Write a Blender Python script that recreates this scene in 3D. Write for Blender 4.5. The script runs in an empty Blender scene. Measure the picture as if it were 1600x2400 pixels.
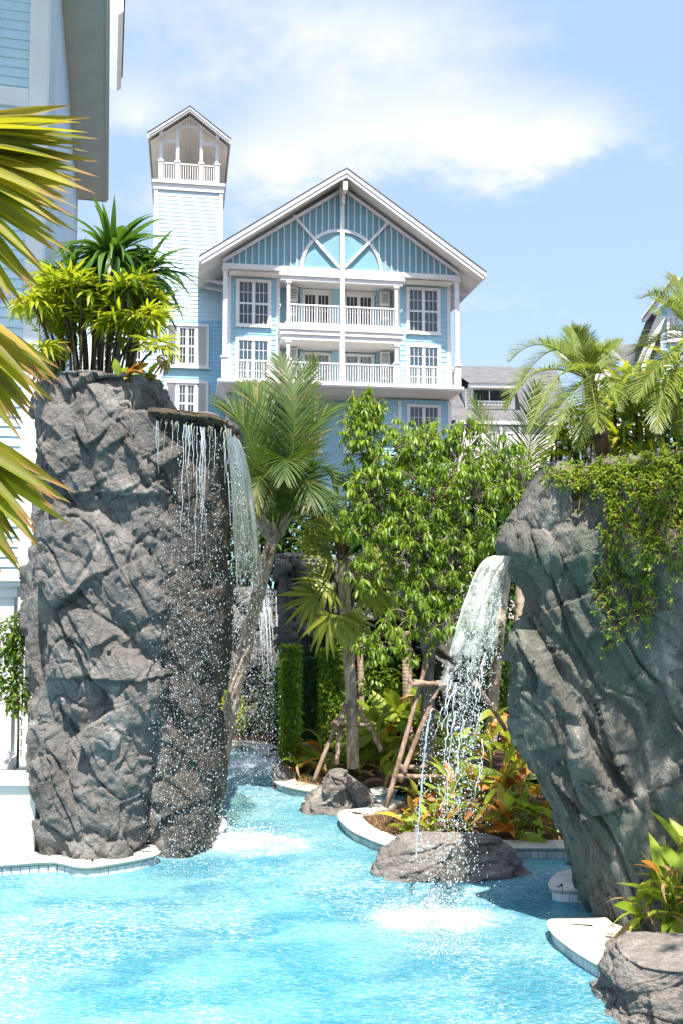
import bpy, math, random
import numpy as np
from mathutils import Vector, Matrix, Euler
R = math.radians
random.seed(7)
S = bpy.context.scene
COL = S.collection

# ---------------------------------------------------------------- camera
FPX = 2200.0                                   # focal length in photograph pixels (1600 x 2400)
TILT = math.atan(150.0 / FPX)
EYE = Vector((0, 0, 3.0))
cam_d = bpy.data.cameras.new('camera')
cam = bpy.data.objects.new('camera', cam_d); COL.objects.link(cam)
cam.location = EYE
cam.rotation_euler = (math.pi / 2 + TILT, 0, 0)
cam_d.sensor_fit = 'VERTICAL'; cam_d.sensor_height = 36; cam_d.lens = 36 * FPX / 2400
cam_d.clip_start = 0.1; cam_d.clip_end = 3000
S.camera = cam
S.render.resolution_x = 682; S.render.resolution_y = 1024

# ---------------------------------------------------------------- light and exposure
SUN_EL = R(65); SUN_AZ = R(7)                 # the sun stands behind the camera, a little to its right
sun_dir = Vector((math.sin(SUN_AZ) * math.cos(SUN_EL), -math.cos(SUN_AZ) * math.cos(SUN_EL), math.sin(SUN_EL)))
sl = bpy.data.lights.new('sun', 'SUN'); sl.energy = 4.8; sl.angle = R(0.53); sl.color = (1.0, 0.94, 0.85)
sun = bpy.data.objects.new('sun', sl); COL.objects.link(sun)
sun.location = (5, -20, 40)
sun.rotation_euler = (-sun_dir).to_track_quat('-Z', 'Y').to_euler()
S.view_settings.view_transform = 'Standard'; S.view_settings.look = 'None'
S.view_settings.gamma = 1; S.view_settings.exposure = 1.15
S.view_settings.use_curve_mapping = False
try:
    S.cycles.max_bounces = 6; S.cycles.transparent_max_bounces = 12
    S.cycles.diffuse_bounces = 3; S.cycles.glossy_bounces = 2; S.cycles.transmission_bounces = 4
    S.cycles.caustics_reflective = False; S.cycles.caustics_refractive = False
    S.cycles.sample_clamp_indirect = 6.0
except Exception:
    pass

W = bpy.data.worlds.new('World'); S.world = W; W.use_nodes = True
def build_world():
    nt = W.node_tree; N = nt.nodes; L = nt.links; N.clear()
    out = N.new('ShaderNodeOutputWorld'); bg = N.new('ShaderNodeBackground'); bg.inputs['Strength'].default_value = 0.145
    sky = N.new('ShaderNodeTexSky'); sky.sky_type = 'NISHITA'; sky.sun_disc = False
    sky.sun_elevation = SUN_EL; sky.sun_rotation = math.pi - SUN_AZ
    sky.air_density = 1.0; sky.dust_density = 2.2; sky.ozone_density = 1.0
    tc = N.new('ShaderNodeTexCoord')
    def math_(op, a, b=None):
        m = N.new('ShaderNodeMath'); m.operation = op
        for i, x in enumerate((a, b)):
            if x is None: continue
            if isinstance(x, (int, float)): m.inputs[i].default_value = x
            else: L.new(x, m.inputs[i])
        return m.outputs[0]
    # clouds live on a flat layer overhead: direction / height
    sep = N.new('ShaderNodeSeparateXYZ'); L.new(tc.outputs['Generated'], sep.inputs[0])
    zz = math_('ADD', math_('MAXIMUM', sep.outputs['Z'], 0.0), 0.22)
    cmb = N.new('ShaderNodeCombineXYZ')
    L.new(math_('DIVIDE', sep.outputs['X'], zz), cmb.inputs[0]); L.new(math_('DIVIDE', sep.outputs['Y'], zz), cmb.inputs[1])
    def noise(scale, detail, rough, off, dist=0.0):
        mp = N.new('ShaderNodeMapping'); mp.inputs['Location'].default_value = off
        L.new(cmb.outputs[0], mp.inputs[0])
        n = N.new('ShaderNodeTexNoise'); n.inputs['Scale'].default_value = scale; n.inputs['Detail'].default_value = detail
        n.inputs['Roughness'].default_value = rough; n.inputs['Distortion'].default_value = dist
        L.new(mp.outputs[0], n.inputs[0]); return n.outputs[0]
    big = noise(1.25, 2, 0.5, (3.1, 7.4, 0.0))
    fine = noise(4.6, 4, 0.6, (1.0, 2.0, 4.0))
    base = math_('ADD', math_('MULTIPLY', big, 0.55), math_('MULTIPLY', fine, 0.45))
    # cloud banks standing in the sky: each a soft ellipse of more cloud round a compass direction
    banks = [((0.09, 0.43), (0.13, 0.085), 0.24), ((0.235, 0.44), (0.10, 0.035), 0.20), ((-0.06, 0.43), (0.09, 0.055), 0.19), ((-0.03, 0.55), (0.27, 0.05), 0.14), ((-0.21, 0.465), (0.05, 0.04), 0.16), ((0.17, 0.29), (0.10, 0.05), 0.15)]
    azx = math_('ARCTAN2', sep.outputs['X'], sep.outputs['Y'])
    elz = math_('ARCSINE', sep.outputs['Z'])
    warp = math_('MULTIPLY', math_('SUBTRACT', fine, 0.5), 0.16)
    warp2 = math_('MULTIPLY', math_('SUBTRACT', big, 0.5), 0.12)
    tot = None
    for (cx, cz), (rx, rz), amp in banks:
        dx = math_('DIVIDE', math_('SUBTRACT', math_('ADD', azx, warp2), cx), rx)
        dz = math_('DIVIDE', math_('SUBTRACT', math_('ADD', elz, warp), cz), rz)
        d2 = math_('ADD', math_('MULTIPLY', dx, dx), math_('MULTIPLY', dz, dz))
        g = math_('MULTIPLY', math_('EXPONENT', math_('MULTIPLY', d2, -1.0)), amp)
        tot = g if tot is None else math_('ADD', tot, g)
    val = math_('ADD', base, tot)
    mr = N.new('ShaderNodeMapRange'); mr.interpolation_type = 'SMOOTHSTEP'
    mr.inputs['From Min'].default_value = 0.555; mr.inputs['From Max'].default_value = 0.90
    L.new(val, mr.inputs['Value'])
    # thin milky veil of a humid tropical day over the whole sky
    veil = N.new('ShaderNodeMix'); veil.data_type = 'RGBA'; veil.inputs['Factor'].default_value = 0.66
    L.new(sky.outputs[0], veil.inputs['A']); veil.inputs['B'].default_value = (1.75, 2.35, 3.4, 1)
    mix = N.new('ShaderNodeMix'); mix.data_type = 'RGBA'
    L.new(mr.outputs[0], mix.inputs['Factor']); L.new(veil.outputs['Result'], mix.inputs['A'])
    mix.inputs['B'].default_value = (3.7, 3.62, 3.7, 1)
    L.new(mix.outputs['Result'], bg.inputs['Color']); L.new(bg.outputs[0], out.inputs[0])
build_world()
W.cycles.sampling_method = 'MANUAL'; W.cycles.sample_map_resolution = 256

# ---------------------------------------------------------------- picture <-> place
_cs, _sn = math.cos(TILT), math.sin(TILT)
def ray(u, v):
    a, b = (u - 800) / FPX, (1200 - v) / FPX
    return Vector((a, _cs - b * _sn, _sn + b * _cs))
def at(u, v, Y):
    d = ray(u, v); return EYE + d * (Y / d.y)
def on(u, v, z):
    d = ray(u, v); return EYE + d * ((z - EYE.z) / d.z)

# ---------------------------------------------------------------- objects
def link(o, parent=None):
    COL.objects.link(o)
    if parent is not None: o.parent = parent
    return o
def tag(o, label=None, cat=None, group=None, kind=None):
    if label: o['label'] = label
    if cat: o['category'] = cat
    if group: o['group'] = group
    if kind: o['kind'] = kind
    return o
def empty(name, loc=(0, 0, 0), rz=0.0, label=None, cat=None, group=None, kind=None):
    o = bpy.data.objects.new(name, None); COL.objects.link(o)
    o.location = loc; o.rotation_euler = (0, 0, rz); o.empty_display_size = 0.2
    return tag(o, label, cat, group, kind)
def inst(name, mesh, parent, loc=(0, 0, 0), rot=(0, 0, 0), scale=(1, 1, 1)):
    o = bpy.data.objects.new(name, mesh); link(o, parent)
    o.location = loc; o.rotation_euler = rot; o.scale = scale
    return o
def mesh_np(name, verts, quads=None, tris=None, mat=None, smooth=False):
    me = bpy.data.meshes.new(name)
    polys = []
    nq = 0 if quads is None else len(quads); nt_ = 0 if tris is None else len(tris)
    verts = np.asarray(verts, dtype=np.float32)
    me.vertices.add(len(verts)); me.vertices.foreach_set('co', verts.ravel())
    idx = []; start = []; tot = []
    k = 0
    if nq:
        q = np.asarray(quads, dtype=np.int32); idx.append(q.ravel()); start.append(np.arange(nq) * 4); tot.append(np.full(nq, 4)); k = nq * 4
    if nt_:
        t = np.asarray(tris, dtype=np.int32); idx.append(t.ravel()); start.append(k + np.arange(nt_) * 3); tot.append(np.full(nt_, 3))
    idx = np.concatenate(idx).astype(np.int32); start = np.concatenate(start).astype(np.int32)
    me.loops.add(len(idx)); me.loops.foreach_set('vertex_index', idx)
    me.polygons.add(len(start)); me.polygons.foreach_set('loop_start', start)
    if smooth: me.polygons.foreach_set('use_smooth', np.ones(len(start), dtype=bool))
    me.update(calc_edges=True); me.validate()
    if mat: me.materials.append(mat)
    return me

class MB:
    """collects shapes for ONE mesh"""
    def __init__(s): s.v = []; s.f = []; s.sm = []
    def add(s, vs, fs, smooth=False):
        k = len(s.v); s.v += [tuple(p) for p in vs]; s.f += [tuple(i + k for i in f) for f in fs]; s.sm += [smooth] * len(fs); return s
    def box(s, x0, x1, y0, y1, z0, z1):
        return s.add([(x0, y0, z0), (x1, y0, z0), (x1, y1, z0), (x0, y1, z0), (x0, y0, z1), (x1, y0, z1), (x1, y1, z1), (x0, y1, z1)],
                     [(0, 3, 2, 1), (4, 5, 6, 7), (0, 1, 5, 4), (1, 2, 6, 5), (2, 3, 7, 6), (3, 0, 4, 7)])
    def prism(s, pts, y0, y1):               # polygon in xz, extruded along y
        n = len(pts)
        vs = [(x, y0, z) for x, z in pts] + [(x, y1, z) for x, z in pts]
        fs = [tuple(range(n)), tuple(range(2 * n - 1, n - 1, -1))] + [(i + n, (i + 1) % n + n, (i + 1) % n, i) for i in range(n)]
        return s.add(vs, fs)
    def slab(s, pts, z0, z1):                # polygon in xy (ccw), extruded up
        n = len(pts)
        vs = [(x, y, z0) for x, y in pts] + [(x, y, z1) for x, y in pts]
        fs = [tuple(range(n - 1, -1, -1)), tuple(range(n, 2 * n))] + [(i, (i + 1) % n, (i + 1) % n + n, i + n) for i in range(n)]
        return s.add(vs, fs)
    def bar(s, a, b, w, h):                  # square bar from a to b
        a = Vector(a); b = Vector(b); d = (b - a).normalized()
        up = Vector((0, 0, 1)) if abs(d.z) < 0.9 else Vector((0, 1, 0))
        r = d.cross(up).normalized(); u = r.cross(d)
        vs = []
        for p in (a, b):
            for i, j in ((-1, -1), (1, -1), (1, 1), (-1, 1)): vs.append(p + r * (i * w / 2) + u * (j * h / 2))
        return s.add(vs, [(3, 2, 1, 0), (4, 5, 6, 7), (0, 1, 5, 4), (1, 2, 6, 5), (2, 3, 7, 6), (3, 0, 4, 7)])
    def tube(s, pts, rad, n=8, cap=True):
        pts = [Vector(p) for p in pts]
        if not hasattr(rad, '__len__'): rad = [rad] * len(pts)
        vs = []; fs = []; prev = None
        for i, p in enumerate(pts):
            d = (pts[min(i + 1, len(pts) - 1)] - pts[max(i - 1, 0)]).normalized()
            if prev is None:
                r = d.cross(Vector((0, 0, 1)));
                if r.length < 1e-3: r = d.cross(Vector((0, 1, 0)))
                r.normalize()
            else: r = (prev - d * prev.dot(d)).normalized()
            prev = r; u = r.cross(d)
            for k in range(n):
                a = 2 * math.pi * k / n; vs.append(p + (r * math.cos(a) + u * math.sin(a)) * rad[i])
        for i in range(len(pts) - 1):
            for k in range(n):
                k2 = (k + 1) % n; fs.append((i * n + k, (i + 1) * n + k, (i + 1) * n + k2, i * n + k2))
        s.add(vs, fs, True)
        if cap:
            m = len(s.v) - len(vs)
            s.f.append(tuple(m + k for k in range(n))); s.sm.append(False)
            e = m + (len(pts) - 1) * n
            s.f.append(tuple(e + k for k in range(n - 1, -1, -1))); s.sm.append(False)
        return s
    def mesh(s, name, mat):
        me = bpy.data.meshes.new(name); me.from_pydata(s.v, [], s.f)
        me.polygons.foreach_set('use_smooth', s.sm); me.update()
        if mat: me.materials.append(mat)
        return me
    def build(s, name, mat, parent=None, loc=(0, 0, 0), rot=(0, 0, 0)):
        o = bpy.data.objects.new(name, s.mesh(name, mat)); link(o, parent); o.location = loc; o.rotation_euler = rot; return o

_boxes = {}
def unit_box(mat):
    k = mat.name
    if k not in _boxes: _boxes[k] = MB().box(-.5, .5, -.5, .5, -.5, .5).mesh('box_' + k, mat)
    return _boxes[k]
def boxp(name, mat, parent, x0, x1, y0, y1, z0, z1):
    """a box part that shares its mesh with all boxes of that material"""
    return inst(name, unit_box(mat), parent, ((x0 + x1) / 2, (y0 + y1) / 2, (z0 + z1) / 2), (0, 0, 0), (x1 - x0, y1 - y0, z1 - z0))

# ---------------------------------------------------------------- numeric noise
def _hash(ix, iy, iz, seed):
    h = (ix.astype(np.int64) * 374761393 + iy.astype(np.int64) * 668265263 + iz.astype(np.int64) * 2147483647 + seed * 1274126177) & 0xffffffff
    h = ((h ^ (h >> 13)) * 1274126177) & 0xffffffff
    h = ((h ^ (h >> 16)) * 2246822519) & 0xffffffff
    return (h ^ (h >> 15)) & 0xffffffff
def _rnd(ix, iy, iz, seed): return _hash(ix, iy, iz, seed) / 4294967295.0
def vnoise(p, seed=0):
    """smooth gradient noise, about -1..1"""
    i = np.floor(p).astype(np.int64); f = p - i; u = f * f * f * (f * (f * 6 - 15) + 10)
    res = 0
    for a in (0, 1):
        for b in (0, 1):
            for c in (0, 1):
                h = _hash(i[:, 0] + a, i[:, 1] + b, i[:, 2] + c, seed)
                gx = (h & 1023) / 511.5 - 1; gy = ((h >> 10) & 1023) / 511.5 - 1; gz = ((h >> 20) & 1023) / 511.5 - 1
                d = gx * (f[:, 0] - a) + gy * (f[:, 1] - b) + gz * (f[:, 2] - c)
                w = (u[:, 0] if a else 1 - u[:, 0]) * (u[:, 1] if b else 1 - u[:, 1]) * (u[:, 2] if c else 1 - u[:, 2])
                res = res + d * w
    return res * 1.3
def fbm(p, oct=4, seed=0, gain=0.5, lac=2.0):
    r = 0; a = 1.0; q = p.copy()
    for k in range(oct):
        r = r + a * vnoise(q, seed + k * 17); a *= gain; q = q * lac + 3.7
    return r
def ridged(p, oct=3, seed=0):
    r = 0; a = 1.0; q = p.copy()
    for k in range(oct):
        r = r + a * (1 - np.abs(vnoise(q, seed + k * 31)) * 2); a *= 0.5; q = q * 2.1 + 1.3
    return r / 1.75
def facets(p, seed=0, tilt=0.8, k=0.9):
    """chiselled planes: upper envelope of tilted, slightly domed planes on a jittered lattice (sharp creases between)"""
    i = np.floor(p).astype(np.int64); best = np.full(len(p), -9.0)
    for a in (-1, 0, 1):
        for b in (-1, 0, 1):
            for c in (-1, 0, 1):
                x, y, z = i[:, 0] + a, i[:, 1] + b, i[:, 2] + c
                dx = p[:, 0] - x - _rnd(x, y, z, seed); dy = p[:, 1] - y - _rnd(x, y, z, seed + 1); dz = p[:, 2] - z - _rnd(x, y, z, seed + 2)
                h = .6 * _rnd(x, y, z, seed + 3) + tilt * ((_rnd(x, y, z, seed + 4) - .5) * dx + (_rnd(x, y, z, seed + 5) - .5) * dy + (_rnd(x, y, z, seed + 6) - .5) * dz) * 2 - k * (dx * dx + dy * dy + dz * dz)
                best = np.maximum(best, h)
    return best - .35

# ---------------------------------------------------------------- materials
MATS = {}
class NT:
    def __init__(s, name):
        s.m = bpy.data.materials.new(name); s.m.use_nodes = True; s.nt = s.m.node_tree; s.N = s.nt.nodes; s.L = s.nt.links; s.N.clear()
        s.out = s.N.new('ShaderNodeOutputMaterial'); MATS[name] = s.m
    def n(s, t, **kw):
        nd = s.N.new(t)
        for k, v in kw.items(): setattr(nd, k, v)
        return nd
    def set(s, sock, v):
        if hasattr(v, 'is_output') or isinstance(v, bpy.types.NodeSocket): s.L.new(v, sock)
        else: sock.default_value = v
    def math(s, op, a, b=None, c=None, clamp=False):
        m = s.n('ShaderNodeMath', operation=op, use_clamp=clamp)
        for i, x in enumerate((a, b, c)):
            if x is not None: s.set(m.inputs[i], x)
        return m.outputs[0]
    def mix(s, f, a, b, blend='MIX'):
        m = s.n('ShaderNodeMix', data_type='RGBA', blend_type=blend)
        s.set(m.inputs['Factor'], f); s.set(m.inputs['A'], a); s.set(m.inputs['B'], b); return m.outputs['Result']
    def rng(s, v, a, b, c=0.0, d=1.0, smooth=True):
        m = s.n('ShaderNodeMapRange', interpolation_type='SMOOTHSTEP' if smooth else 'LINEAR')
        s.set(m.inputs['Value'], v)
        for k, x in zip(('From Min', 'From Max', 'To Min', 'To Max'), (a, b, c, d)): m.inputs[k].default_value = x
        return m.outputs[0]
    def coord(s, kind='Object', scale=(1, 1, 1), loc=(0, 0, 0), rot=(0, 0, 0)):
        tc = s.n('ShaderNodeTexCoord'); mp = s.n('ShaderNodeMapping')
        mp.inputs['Scale'].default_value = scale; mp.inputs['Location'].default_value = loc; mp.inputs['Rotation'].default_value = rot
        s.L.new(tc.outputs[kind], mp.inputs[0]); return mp.outputs[0]
    def pos(s, scale=(1, 1, 1), loc=(0, 0, 0), rot=(0, 0, 0)):
        g = s.n('ShaderNodeNewGeometry'); mp = s.n('ShaderNodeMapping')
        mp.inputs['Scale'].default_value = scale; mp.inputs['Location'].default_value = loc; mp.inputs['Rotation'].default_value = rot
        s.L.new(g.outputs['Position'], mp.inputs[0]); return mp.outputs[0]
    def noise(s, vec, scale=1.0, detail=4, rough=0.55, dist=0.0):
        n = s.n('ShaderNodeTexNoise'); n.inputs['Scale'].default_value = scale; n.inputs['Detail'].default_value = detail
        n.inputs['Roughness'].default_value = rough; n.inputs['Distortion'].default_value = dist
        s.L.new(vec, n.inputs[0]); return n.outputs[0]
    def bump(s, h, strength=0.4, dist=0.02):
        b = s.n('ShaderNodeBump'); b.inputs['Strength'].default_value = strength; b.inputs['Distance'].default_value = dist
        s.L.new(h, b.inputs['Height']); return b.outputs[0]
    def prin(s, col, rough=0.6, spec=0.5, normal=None, **kw):
        p = s.n('ShaderNodeBsdfPrincipled'); s.set(p.inputs['Base Color'], col); s.set(p.inputs['Roughness'], rough)
        p.inputs['Specular IOR Level'].default_value = spec
        if normal is not None: s.L.new(normal, p.inputs['Normal'])
        for k, v in kw.items(): s.set(p.inputs[k.replace('_', ' ')], v)
        return p.outputs[0]
    def end(s, sh): s.L.new(sh, s.out.inputs[0]); return s.m
def c3(r, g, b): return (r, g, b, 1.0)

def mat_paint(name, col, var=0.12, rough=0.55, dirt=None, scale=1.3):
    t = NT(name); p = t.pos()
    n1 = t.noise(p, scale, 6, 0.6); n2 = t.noise(t.pos((5, 5, 0.9)), 1.0, 5, 0.6)
    a = c3(*[min(1, x * (1 + var)) for x in col]); b = c3(*[x * (1 - var) for x in col])
    c = t.mix(t.rng(n1, .3, .7), b, a)
    if dirt: c = t.mix(t.rng(n2, .56, .78, 0, .5), c, c3(*dirt))
    return t.end(t.prin(c, rough, 0.35, t.bump(t.noise(p, 40, 3), 0.12, 0.01)))
def mat_leaf(name, dark, light, tip=None, transl=0.35, rough=0.42, scale=2.2, yellow=None, yfrac=0.12):
    t = NT(name); g = t.n('ShaderNodeNewGeometry'); oi = t.n('ShaderNodeObjectInfo')
    rnd = t.math('FRACT', t.math('ADD', g.outputs['Random Per Island'], oi.outputs['Random']))
    n = t.noise(t.pos(), scale, 3, 0.6)
    f = t.math('ADD', t.math('MULTIPLY', rnd, 0.75), t.math('MULTIPLY', t.math('SUBTRACT', n, .38), 0.9), clamp=True)
    c = t.mix(f, c3(*dark), c3(*light))
    if yellow:
        r2 = t.math('FRACT', t.math('MULTIPLY', rnd, 7.31))
        c = t.mix(t.rng(r2, 1 - yfrac, 1 - yfrac * 0.6), c, c3(*yellow))
    if tip:                                   # dried leaf ends: a generated-coordinate mask, x runs base -> tip on single leaves
        gx = t.n('ShaderNodeSeparateXYZ'); t.L.new(t.coord('Generated'), gx.inputs[0])
        nn = t.noise(t.pos(), 9, 3)
        c = t.mix(t.rng(t.math('ADD', gx.outputs[0], t.math('MULTIPLY', nn, .35)), 1.02, 1.16), c, c3(*tip))
    veins = t.bump(t.noise(t.pos((22, 22, 22)), 1.0, 2), 0.25, 0.01)
    sh = t.prin(c, rough, 0.4, veins)
    tr = t.n('ShaderNodeBsdfTranslucent'); t.L.new(t.mix(0.5, c, c3(light[0] * 1.5, light[1] * 1.5, light[2] * .8)), tr.inputs[0])
    m = t.n('ShaderNodeMixShader'); m.inputs[0].default_value = transl; t.L.new(sh, m.inputs[1]); t.L.new(tr.outputs[0], m.inputs[2])
    return t.end(m.outputs[0])
def mat_rock(name, dark, mid, light, tint=None, wet=None, grain=(1, 1, 1), rot=(0, 0, 0), scale=1.0):
    t = NT(name)
    p = t.pos(tuple(scale * g for g in grain), (0, 0, 0), rot)
    n1 = t.noise(p, 1.4, 4, 0.65, 0.4); n2 = t.noise(p, 5.5, 5, 0.7, 0.6); n3 = t.noise(p, 26, 4, 0.7)
    f = t.math('ADD', t.math('MULTIPLY', n1, .45), t.math('ADD', t.math('MULTIPLY', n2, .38), t.math('MULTIPLY', n3, .17)))
    c = t.mix(t.rng(f, .36, .5), c3(*dark), c3(*mid)); c = t.mix(t.rng(f, .5, .66), c, c3(*light))
    warm = t.noise(t.pos((.8, .8, .5), (4, 2, 8)), 1.7, 5)
    c = t.mix(t.rng(warm, .5, .72, 0, .35), c, c3(mid[0] * 1.2, mid[1] * .98, mid[2] * .78))
    if tint:
        tn = t.noise(t.pos((1, 1, .45), (9, 1, 3)), 1.5, 6, 0.65, 0.5)
        c = t.mix(t.rng(tn, .46, .68, 0, .8), c, c3(*tint))
    rough = 0.8; spec = .3
    if wet:                                    # wet where the fall runs over it: a region in place, with a ragged border
        x0, x1 = wet
        sp = t.n('ShaderNodeSeparateXYZ'); g = t.n('ShaderNodeNewGeometry'); t.L.new(g.outputs['Position'], sp.inputs[0])
        wx = t.math('ADD', sp.outputs[0], t.math('MULTIPLY', t.math('SUBTRACT', n1, .5), .9))
        w = t.rng(wx, x0, x1)
        c = t.mix(w, c, t.mix(1.0, c, c3(.34, .30, .25), 'MULTIPLY'))
        rough = t.math('SUBTRACT', 0.82, t.math('MULTIPLY', w, 0.45))
        spec = .45
    h = t.math('ADD', t.math('MULTIPLY', n2, 1.0), t.math('MULTIPLY', n3, .6))
    return t.end(t.prin(c, rough, spec, t.bump(h, 0.9, 0.07)))
def mat_glass(name, col=(.02, .025, .03)):
    t = NT(name); n = t.noise(t.pos((.6, .6, .6)), 1.0, 2); oi = t.n('ShaderNodeObjectInfo')
    c = t.mix(t.math('MULTIPLY', oi.outputs['Random'], t.math('ADD', n, .2)), c3(*col), c3(*[x * 3.5 for x in col]))
    return t.end(t.prin(c, 0.05, 0.7, t.bump(t.noise(t.pos(), 1.4, 2), .25, .08)))
# ================================================================ materials for buildings
M_BLUE = mat_paint('blue_siding_paint', (.34, .58, .69), .06, .5, (.30, .48, .56))
M_PALE = mat_paint('pale_blue_siding_paint', (.56, .72, .79), .06, .5, (.5, .55, .55))
M_TEAL = mat_paint('teal_gable_paint', (.18, .37, .43), .06, .6)
M_ARCH = mat_paint('arch_panel_paint', (.21, .40, .46), .05, .6)
M_WHITE = mat_paint('white_trim_paint', (.80, .79, .77), .05, .45, (.62, .59, .52))
M_CREAM = mat_paint('cream_ceiling_paint', (.86, .80, .72), .06, .6)
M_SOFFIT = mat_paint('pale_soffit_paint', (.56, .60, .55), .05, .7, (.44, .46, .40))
M_SHUT = mat_paint('pale_shutter_paint', (.66, .66, .66), .05, .5)
M_DARK = mat_paint('dark_interior', (.025, .028, .03), .2, .8)
M_CURT = mat_paint('pale_green_curtain', (.58, .72, .65), .3, .8, None, 6)
M_ACGREY = mat_paint('grille_grey', (.22, .23, .23), .1, .5)
M_ACWHITE = mat_paint('appliance_white', (.72, .71, .68), .05, .4)
def mat_pane(name, tr):
    t = NT(name); n = t.noise(t.pos(), .7, 2)
    gl = t.n('ShaderNodeBsdfGlossy'); gl.inputs['Roughness'].default_value = .03; gl.inputs['Color'].default_value = c3(.9, .95, 1)
    tp = t.n('ShaderNodeBsdfTransparent'); tp.inputs[0].default_value = c3(*tr)
    fr = t.n('ShaderNodeFresnel'); fr.inputs[0].default_value = 1.5; t.L.new(t.bump(n, .06, .05), fr.inputs['Normal']); t.L.new(t.bump(n, .06, .05), gl.inputs['Normal'])
    m = t.n('ShaderNodeMixShader'); t.L.new(t.math('ADD', fr.outputs[0], .03), m.inputs[0]); t.L.new(tp.outputs[0], m.inputs[1]); t.L.new(gl.outputs[0], m.inputs[2])
    return t.end(m.outputs[0])
M_GLASS = mat_glass('dark_window_glass')
M_PANE = mat_pane('window_pane_glass', (.90, .94, .93))
def mat_shingle():
    t = NT('grey_shingles')
    b = t.n('ShaderNodeTexBrick'); b.inputs['Scale'].default_value = 1.0
    b.inputs['Color1'].default_value = c3(.115, .115, .125); b.inputs['Color2'].default_value = c3(.155, .152, .162); b.inputs['Mortar'].default_value = c3(.06, .06, .065)
    b.inputs['Brick Width'].default_value = .35; b.inputs['Row Height'].default_value = .16; b.inputs['Mortar Size'].default_value = .012
    sp = t.n('ShaderNodeSeparateXYZ'); t.L.new(t.pos(), sp.inputs[0]); cb = t.n('ShaderNodeCombineXYZ')
    t.L.new(t.math('ADD', sp.outputs[0], sp.outputs[1]), cb.inputs[0]); t.L.new(t.math('MULTIPLY', sp.outputs[2], 1.4), cb.inputs[1]); t.L.new(cb.outputs[0], b.inputs[0])
    c = t.mix(t.rng(t.noise(t.pos(), 1.2, 5), .35, .7, 0, .5), b.outputs[0], c3(.19, .185, .19))
    return t.end(t.prin(c, .85, .2, t.bump(t.noise(t.pos(), 30, 3), .4, .02)))
M_SHING = mat_shingle()

# a clapboard: wedge cross-section, unit length along x, unit height; bottom edge proud
def clap_mesh(mat, h, name):
    k = 0.030
    v = [(0, 0, 0), (1, 0, 0), (0, -k, 0.004), (1, -k, 0.004), (0, -.005, h), (1, -.005, h), (0, 0, h), (1, 0, h)]
    f = [(0, 1, 3, 2), (2, 3, 5, 4), (4, 5, 7, 6), (0, 2, 4, 6), (1, 7, 5, 3)]
    me = bpy.data.meshes.new(name); me.from_pydata(v, [], f); me.update(); me.materials.append(mat); return me
CL_B = clap_mesh(M_BLUE, .27, 'clapboard_blue'); CL_P = clap_mesh(M_PALE, .22, 'clapboard_pale'); CL_BW = clap_mesh(M_BLUE, .22, 'clapboard_wing')
def boards(parent, me, h, x0, x1, y, z0, z1, rz=0.0, along=None):
    n = int(round((z1 - z0) / h))
    for i in range(n):
        inst('siding_board', me, parent, (x0, y, z0 + i * h), (0, 0, rz), (x1 - x0, 1, (z1 - z0) / n / h))

def window(parent, x0, x1, z0, z1, y, cols=3, rows=2, curtain=False, hsplit=None, depth=.10, room=True):
    """double casement: trim frame, 2 x 2 sashes each with its own pane and glazing bars"""
    w = empty('window'); w.parent = parent; w.location = ((x0 + x1) / 2, y, z0)
    W_ = x1 - x0; H = z1 - z0; t = .15; hx = W_ / 2
    f = MB(); f.box(-hx, -hx + t, -depth, .05, 0, H); f.box(hx - t, hx, -depth, .05, 0, H); f.box(-hx + t, hx - t, -depth, .05, H - t, H); f.box(-hx + t, hx - t, -depth, .05, 0, t)
    f.box(-hx - .03, hx + .03, -depth - .05, -depth + .002, -.04, .07)
    f.build('frame', M_WHITE, w)
    hs = hsplit if hsplit else H * .49
    s = MB(); s.box(-.045, .045, -depth * .62, .03, t, H - t); s.box(-hx + t, -.045, -depth * .6, .03, hs - .05, hs + .05); s.box(.045, hx - t, -depth * .6, .03, hs - .05, hs + .05)
    for (a, b) in ((-hx + t, -.045), (.045, hx - t)):
        s.box(a, a + .04, -depth * .5, .02, t, H - t); s.box(b - .04, b, -depth * .5, .02, t, H - t)
    s.build('sash', M_WHITE, w)
    mu = MB()
    for (a, b) in ((-hx + t + .04, -.085), (.085, hx - t - .04)):
        for (c, d) in ((t, hs - .05), (hs + .05, H - t)):
            boxp('pane', M_PANE if curtain else M_GLASS, w, a, b, -.030, -.024, c, d)
            for i in range(1, cols): xx = a + (b - a) * i / cols; mu.box(xx - .013, xx + .013, -.052, -.02, c, d)
            for j in range(1, rows): zz = c + (d - c) * j / rows; mu.box(a, b, -.050, -.021, zz - .013, zz + .013)
    mu.build('glazing_bar', M_WHITE, w)
    if room:
        boxp('dark_room', M_DARK, w, -hx + t, hx - t, -.006, -.002, t, H - t)
    if curtain:
        n = 60; vs = []; fs = []
        for i in range(n + 1):
            x = (-hx + t) + (W_ - 2 * t) * i / n; yy = -.014 + .005 * math.sin(i * 1.25) + .002 * math.sin(i * .53)
            vs += [(x, yy, t), (x, yy, H - t)]
            if i: k = 2 * i; fs.append((k - 2, k, k + 1, k - 1))
        MB().add(vs, fs, True).build('curtain', M_CURT, w)
    return w

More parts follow.
